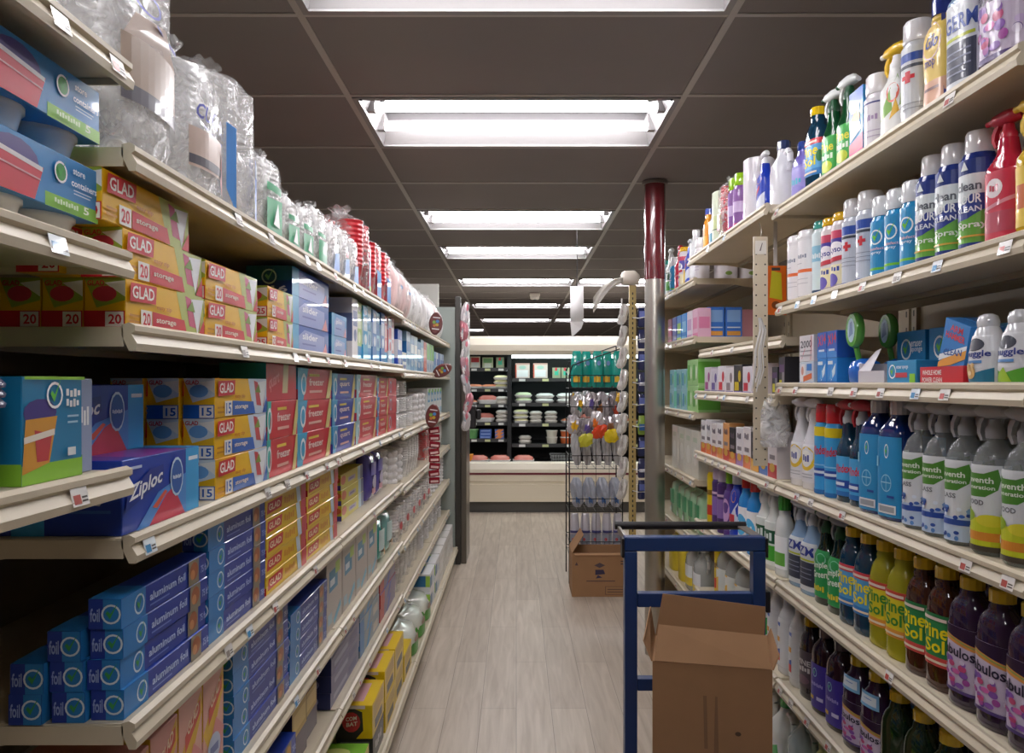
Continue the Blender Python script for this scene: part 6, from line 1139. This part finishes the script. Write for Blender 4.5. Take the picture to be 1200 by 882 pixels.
for k in range(12):
    c = rndc[k % 6]; row, col = divmod(k, 4)
    b = crumple(.078, .15+.035*cr.random(), .062, mat(c, .2, metal=.45, coat=.5), [(SPC[(k*3+i) % 8], cr.uniform(-.35,.35), cr.uniform(.2,.8), .2) for i in range(2)])
    put(b, 'snack_bag', 'F', .442+col*.082+cr.uniform(-.008,.008), 5.385+row*.088, 1.158, f'crumpled shiny bag on the rack second tier, {("front","middle","back")[row]} row, {ORD[col]} from left', 'bag', rot=cr.uniform(-.35,.35))
for k in range(5):
    b = crumple(.085, .13, .045, mat(rndc[(k+2) % 6], .2, metal=.45, coat=.5), [(SPC[(k*2+1) % 8], cr.uniform(-.3,.3), cr.uniform(.3,.7), .25)])
    put(b, 'snack_bag', 'F', .395+k*.078, 5.275, 1.03+cr.uniform(-.03,.05), f'crumpled shiny bag hooked on the rack front, {ORD[k]} from left', 'bag', rot=cr.uniform(-.3,.3))
for k, (x, c) in enumerate(((.57, '#d8461e'), (.65, '#e0c41c'), (.47, '#c9c43a'))): put(crumple(.09, .09, .03, gloss(c), ()), 'snack_bag', 'F', x, 5.225, 1.02-.03*k, f'{("orange red","bright yellow","yellow green")[k]} bag hung on the rack front', 'bag')
WBk = crumple(.060, .24, .07, mat('#c6c4c6', .35, coat=.3), [])
for k in range(5): put(WBk, 'grey_bag', 'F', .425+k*.072, 5.385, .818, f'pale grey soft pack on the rack third tier, {ORD[k]} from left', 'pack', 'pale grey packs on the third tier')
SB = crumple(.074, .21, .11, mat('#b4b8c4', .3, coat=.4), [('#5a86c8', 0, .25, .14)])
for k in range(4): put(SB, 'grey_bag', 'F', .430+k*.091, 5.39, .518, f'blue-grey crumpled bag on the rack fourth tier, {ORD[k]} from left', 'bag', 'blue-grey bags on the fourth tier')
PKB = softbag(.072, .27, .08, '#c3bec6', [('r', 0,.55,1,.62, '#4a4a80'), ('r', 0,.0,1,.5, '#9aa0ae'), ('o', .3,.35,.15,.05, '#c94a4a')], .7)
for k in range(5): put(PKB, 'grey_bag', 'F', .412+k*.076, 5.39, .206, f'white pack with dark blue band on the rack lowest tier, {ORD[k]} from left', 'pack', 'banded packs on the lowest tier')

# cardboard box before the rack
CB_ = mat('#a8805c', .75, noise=.10, scale=14, bump=.05); CBI = mat('#8a6a4c', .8, noise=.1, scale=14)
def openbox(w_, d, h, flaps, t=.004):
    ps = []; m = MB()
    m.box(-w_/2, w_/2, 0, t, 0, h, CB_); m.box(-w_/2, w_/2, d-t, d, 0, h, CB_); m.box(-w_/2, -w_/2+t, t, d-t, 0, h, CB_); m.box(w_/2-t, w_/2, t, d-t, 0, h, CB_); m.box(-w_/2+t, w_/2-t, t, d-t, 0, t, CBI)
    ps.append(('box_body', m))
    for a, b, c, e in flaps:      # each flap: hinge points a,b and free points c,e
        f = MB(); A, B, C_, E = map(Vector, (a, b, c, e)); n = (B-A).cross(C_-A).normalized()*t*.8
        P = [A, B, C_, E]; Q = [p+n for p in P]; f.add([tuple(p) for p in P+Q], [(0,1,2,3), (7,6,5,4), (0,4,5,1), (1,5,6,2), (2,6,7,3), (3,7,4,0)], CB_); ps.append(('flap', f))
    return ps
BW_, BD_, BH_ = .36, .27, .285
ps = openbox(BW_, BD_, BH_, [((-BW_/2, 0, BH_), (-BW_/2, BD_, BH_), (-BW_/2+.075, BD_, BH_+.115), (-BW_/2+.075, 0.02, BH_+.115)), ((BW_/2, 0, BH_), (BW_/2, BD_, BH_), (BW_/2+.06, BD_, BH_-.10), (BW_/2+.06, 0, BH_-.10)), ((-BW_/2+.01, 0-.001, BH_), (BW_/2-.01, 0-.001, BH_), (BW_/2-.02, -.012, BH_-.012), (-BW_/2+.02, -.012, BH_-.012))])
ink = card('#3a3452'); 
decals(ps[0][1], lambda u,v,k: ((u-.5)*BW_, -.0004*k, v*BH_), [('q', [(.40,.72), (.50,.78), (.60,.72), (.50,.66)], '#5a4a50'), ('q', [(.42,.50), (.60,.52), (.57,.62), (.42,.62)], ink), ('q', [(.43,.42), (.55,.44), (.47,.50)], ink), ('r', .26,.35,.78,.37, '#5a4648'), ('r', .60,.05,.97,.24, '#6a5044'), ('r', .61,.06,.96,.23, '#a8805c'), ('r', .64,.10,.92,.12, '#6a5044'), ('r', .64,.16,.92,.18, '#6a5044'), ('q', [(.05,.72), (.08,.80), (.11,.72)], '#5a4648'), ('r', .88,.74,.95,.77, '#5a4648'), ('r', .88,.80,.95,.83, '#5a4648')])
bx = lk('cardboard_box', None); bx.location = (.545, 5.02, 0); tag(bx, 'open brown cardboard box with dark print on the floor before the rack', 'box')
for nm, m in ps: lk(nm, m.mesh(nm), bx)
for k in range(3): put(softbag(.09, .10, .08, '#c9c4c8', (), .6), 'grey_bag', 'F', .455+k*.10, 5.10, .005+.0, f'pale plastic pack lying inside the open cardboard box, {ORD[k]} from left', 'pack')

# ------------------------------------------------------------------ blue stock cart with a box
ct = lk('stock_cart', None); ct.location = (.513, 2.20, 0); tag(ct, 'blue steel stock cart with black push handle standing in the aisle', 'cart')
BL = mat('#1c3a70', .38, coat=.3, noise=.12, scale=12); BKM = mat('#232022', .4); GRY = mat('#8f8a82', .4, metal=.5)
def cpart(n, f): m = MB(); f(m); return lk(n, m.mesh(n), ct)
HW = .202; TZ = .957
cpart('post', lambda m: m.box(-HW, -HW+.036, 0, .036, .16, TZ-.042, BL, .002)); cpart('post', lambda m: m.box(HW-.036, HW, 0, .036, .66, TZ-.042, BL, .002))
cpart('post', lambda m: m.box(HW-.03, HW, .004, .034, .16, .655, BKM, .002))
cpart('top_rail', lambda m: m.box(-HW, HW, 0, .036, TZ-.041, TZ, BL, .003))
cpart('crossbar', lambda m: m.box(-HW+.037, HW-.037, .003, .033, .755, .795, BL, .002)); cpart('crossbar', lambda m: m.box(-HW+.037, HW-.037, .003, .033, .515, .55, BL, .002))
cpart('side_plate', lambda m: (m.box(HW-.030, HW-.002, .037, .175, TZ-.006, TZ-.001, GRY))); cpart('side_plate', lambda m: m.box(-HW+.002, -HW+.010, .037, .175, TZ-.02, TZ-.001, GRY))
cpart('push_handle', lambda m: m.cyl((-HW-.004, .19, TZ-.002), (HW-.002, .19, TZ-.002), .0125, BKM, n=14))
for s_ in (-1, 1): cpart('corner_cap', lambda m: m.box(s_*HW-(.008 if s_ < 0 else -.0005), s_*HW+(.008 if s_ > 0 else -.0005), .0, .036, TZ-.06, TZ-.004, BKM, .002))
cpart('bracket', lambda m: m.box(HW+.001, HW+.014, .0, .03, .74, .80, BKM, .002))
cpart('deck', lambda m: m.box(-HW, HW, -1.05, .04, .13, .155, BL, .003))
for x in (-HW+.05, HW-.05):
    for y in (-.95, -.06):
        def wh(m): m.cyl((x-.018, y, .05), (x+.018, y, .05), .05, BKM, n=20); m.box(x-.024, x+.024, y-.02, y+.02, .101, .129, GRY)
        cpart('caster', wh)
bw_, bd_, bh_ = .288, .20, .545
ps = openbox(bw_, bd_, bh_, [((-bw_/2+.004, 0, bh_), (bw_/2-.004, 0, bh_-.0), (bw_/2-.008, .045, bh_+.068), (-bw_/2+.014, .045, bh_+.078)), ((-bw_/2, bd_, bh_), (bw_/2, bd_, bh_), (bw_/2+.004, bd_+.008, bh_+.095), (-bw_/2+.02, bd_+.008, bh_+.115)), ((-bw_/2, bd_, bh_), (-bw_/2, 0.0, bh_), (-bw_/2-.022, .02, bh_+.045), (-bw_/2-.012, bd_, bh_+.08)), ((bw_/2, 0, bh_), (bw_/2, bd_, bh_), (bw_/2+.016, bd_, bh_+.04), (bw_/2+.016, .02, bh_+.03))])
decals(ps[0][1], lambda u,v,k: ((u-.5)*bw_, -.0004*k, v*bh_), [('q', [(.44,.62), (.47,.62), (.46,.86), (.43,.86)], '#8d6a4c'), ('q', [(.52,.60), (.56,.60), (.55,.86), (.53,.86)], '#8d6a4c'), ('o', .72,.70,.025,.01, '#5a4434')])
bx = lk('cardboard_box', None); bx.location = (.483, 1.90, .1555); bx.rotation_euler = (0, 0, -.215); tag(bx, 'tall brown cardboard box with raised flaps riding on the blue cart', 'box')
for nm, m in ps: lk(nm, m.mesh(nm), bx)

# ------------------------------------------------------------------ strips, cords and end displays on the right
ps_ = lk('perforated_strip', None); ps_.location = (.762, 2.395, 0); tag(ps_, 'cream perforated metal strip hanging from the top right shelf end', 'strip')
m = MB(); m.box(-.0225, .0225, 0, .004, 1.14, 1.855, CREAM); 
for i in range(21):
    for x in (-.014, .014): m.add([(x+.0028*math.cos(2*PI*k/8), -.0004, 1.16+i*.032+.0028*math.sin(2*PI*k/8)) for k in range(8)], [tuple(range(8))], DARK)
lk('strip_plate', m.mesh('strip_plate'), ps_)
m = MB(); m.box(-.017, .017, -.0012, -.0002, 1.80, 1.842, card('#e4e0d8')); m.face([(-.004, -.0015, 1.81), (0, -.0015, 1.81), (.006, -.0015, 1.835), (.004, -.0015, 1.835)], '#6a6460'); lk('sticker', m.mesh('sticker'), ps_)
m = MB(); m.tube([(0, .002, 1.85), (.004, .003, 1.875), (-.003, .004, 1.898)], .0015, STEEL, 5); lk('wire_hook', m.mesh('wire_hook'), ps_)
cd = lk('cord_bundle', None); cd.location = (.752, 2.375, 0); tag(cd, 'bundle of thin white cords looped over the perforated strip', 'cords'); cw = mat('#dcd9d6', .5)
for k in range(6):
    m = MB(); a = .010*math.sin(k*1.3); m.tube([(.0+a*.3, -.004*(k % 3), 1.60), (.008+a, -.006-.003*(k % 2), 1.56), (-.004+a*1.2, -.006, 1.50), (a*1.6-.004, -.007, 1.44), (-.014+a*1.3, -.006, 1.40-.006*k)], .0022, cw, 5); lk('cord', m.mesh('cord'), cd)
wpb = softbag(.085, .16, .03, '#cfcbc8', (), .3, film('#ffffff', .5), .2); put(wpb, 'plastic_bag', 'F', .80, 2.36, 1.20, 'crumpled clear plastic bag hanging beside the perforated strip', 'bag')

ed = lk('end_display', None); ed.location = (.755, 4.98, 0); tag(ed, 'slotted tan upright with wire hooks at the far right run end', 'display stand')
m = MB(); TAN = mat('#b9a268', .45); m.box(-.022, .022, 0, .03, .0, 2.03, TAN, .002)
for i in range(60): m.box(-.004, .004, -.0006, 0, .08+i*.032, .096+i*.032, DARK)
lk('upright', m.mesh('upright'), ed)
m = MB(); m.box(-.022, .022, .031, .25, .001, .10, TAN); lk('foot', m.mesh('foot'), ed)
hkm = MB(); hkm.tube([(.0, -.002, 0), (.03, -.03, -.006), (.075, -.06, .0), (.085, -.075, .015)], .0028, mat('#d4d4d4', .3, metal=.6), 5); hke = hkm.mesh('hook')
for i in range(9): o = lk('hook', hke, ed); o.location = (0, 0, .70+i*.14)
NV = [softbag(.05, .125, .03, '#2a3260', [('r', .1,.5,.9,.9, '#6a78c0')], .8), softbag(.05, .125, .03, '#8fb04a', [('r', .1,.2,.9,.6, '#3a6fb0')], .8), softbag(.05, .125, .03, '#3a3f6a', [('r', .1,.3,.9,.5, '#c9c9d8')], .8)]
for i in range(9): put(NV[(0, 2, 0, 1, 0, 2, 0, 2, 0)[i]], 'hanging_packet', 'F', .815, 4.985, .64+i*.14-.0, f'small {("navy","grey blue","navy","green","navy","grey blue","navy","grey blue","navy")[i]} packet on the hooked upright, {ORD[i]} from below', 'packet', None)
chn = lk('bag_chain', None); chn.location = (.688, 5.00, 0); tag(chn, 'hanging chain of clear white plastic packets left of the slotted upright', 'packets')
m = MB(); m.box(-.004, .004, .012, .014, .62, 1.95, cw); lk('hanging_strip', m.mesh('hanging_strip'), chn); m = MB(); m.tube([(0, .013, 1.90), (.03, .01, 1.905), (.0445, .0, 1.90)], .003, STEEL, 5); lk('hook', m.mesh('hook'), chn)
CPK = crumple(.052, .135, .035, mat('#d9d5d1', .2, coat=.6), [('#b9b0ae', -.2, .6, .2), ('#e8e4e0', .2, .3, .2)])
for i in range(9): o = lk('packet', CPK['mesh'], chn); o.location = (.002*(i % 3), -.026, .64+i*.142)
knot = softbag(.12, .09, .09, '#d8cfc2', (), .5, mat('#d8cdc0', .4, coat=.3, bump=.5, scale=14), .12)
put(knot, 'plastic_bag', 'F', .735, 4.92, 2.032, 'bunched beige plastic bag tied on top of the slotted upright', 'bag')
m = MB(); rr = []
for i in range(9):
    t = i/8; rr.append([(-.19*t+.01, .02*math.sin(j*1.9+i*.8)*(1-.2*t), -.02-.16*t*t+ (j/6-.5)*(.03+.07*t)) for j in range(7)])
vs = [p for r_ in rr for p in r_]; m.add(vs, [(i*7+j, i*7+j+1, (i+1)*7+j+1, (i+1)*7+j) for i in range(8) for j in range(6)], mat('#dcd6ce', .5, trans=.0), True)
o = lk('plastic_streamer', m.mesh('plastic_streamer')); o.location = (.675, 4.93, 2.075); md = o.modifiers.new('t', 'SOLIDIFY'); md.thickness = .0015; tag(o, 'pale torn plastic sheet fluttering left from the tied bag', 'plastic sheet')
hp = MB(); hp.add([(x_, .02*math.sin(z_*9), z_) for z_ in (0, -.12, -.24, -.33) for x_ in (-.045 if z_ > -.3 else -.045, .045)], [(0,1,3,2), (2,3,5,4)], mat('#e6e4e4', .6), True)
hp.face([(-.045, .02*math.sin(-.24*9), -.24), (.045, .02*math.sin(-.24*9), -.24), (.03, .0, -.285), (-.035, .0, -.345)], mat('#e6e4e4', .6))
o = lk('paper_sign', hp.mesh('paper_sign')); o.location = (.41, 5.20, 2.05); md = o.modifiers.new('t', 'SOLIDIFY'); md.thickness = .001; tag(o, 'blank white curled paper sheet hanging from the ceiling by a cord', 'paper sign')
m = MB(); m.tube([(0, 0, -.002), (.004, 0, .19), (.0, 0, CEIL-2.051)], .003, BKM, 5); o = lk('ceiling_cord', m.mesh('ceiling_cord')); o.location = (.41, 5.203, 2.05); tag(o, 'thin dark cord from the ceiling above the white paper', 'cord')
m = MB(); m.box(-.06, .06, -.06, .06, -.035, 0, mat('#d5d0ca', .5), .006); m.lathe([(.045, -.075), (.055, -.06), (.055, -.036)], mat('#c9c4be', .5), 20); m.lathe([(.02, -.085), (.022, -.0752)], BKM, 12)
o = lk('smoke_detector', m.mesh('smoke_detector')); o.location = (.215, 8.9, CEIL-.005); tag(o, 'pale square smoke detector on the ceiling before the display case', 'detector')

# packets hung on the end post of the left run
hs = lk('packet_strip', None); hs.location = (-.388, 5.872, 0); tag(hs, 'long strip of pink and silver packets hanging on the dark end post', 'strip')
m = MB(); m.box(-.003, .003, .02, .023, 1.1, 2.02, cw); lk('hanging_strip', m.mesh('hanging_strip'), hs)
cl_ = ['#c9c4c4', '#c9868f', '#bdb8bc', '#b98a92', '#d0cccc', '#b06a74', '#c9c0c4']
for i in range(7):
    c = cl_[i]; o = lk('packet', crumple(.055, .16, .035, mat(c, .2, metal=.2, coat=.5), [('#e0dcdc', -.2, .3, .2), ('#c9707e', .2, .75, .18), ('#8fa0a8', 0, .5, .1)])['mesh'], hs); o.location = (.012*math.sin(i*1.1), -.026, 1.03+i*.137); o.rotation_euler = (0, .12*math.sin(i*2.1), 0)
dk_ = MB(); dk_.box(-.0, .07, 0, .08, -.09, .09, BKM, .01); dk_.box(.071, .11, .01, .06, -.02, .06, BKM, .01)
o = lk('holder', dk_.mesh('holder'), END_POST); o.location = (-.385, 5.96, 1.13)
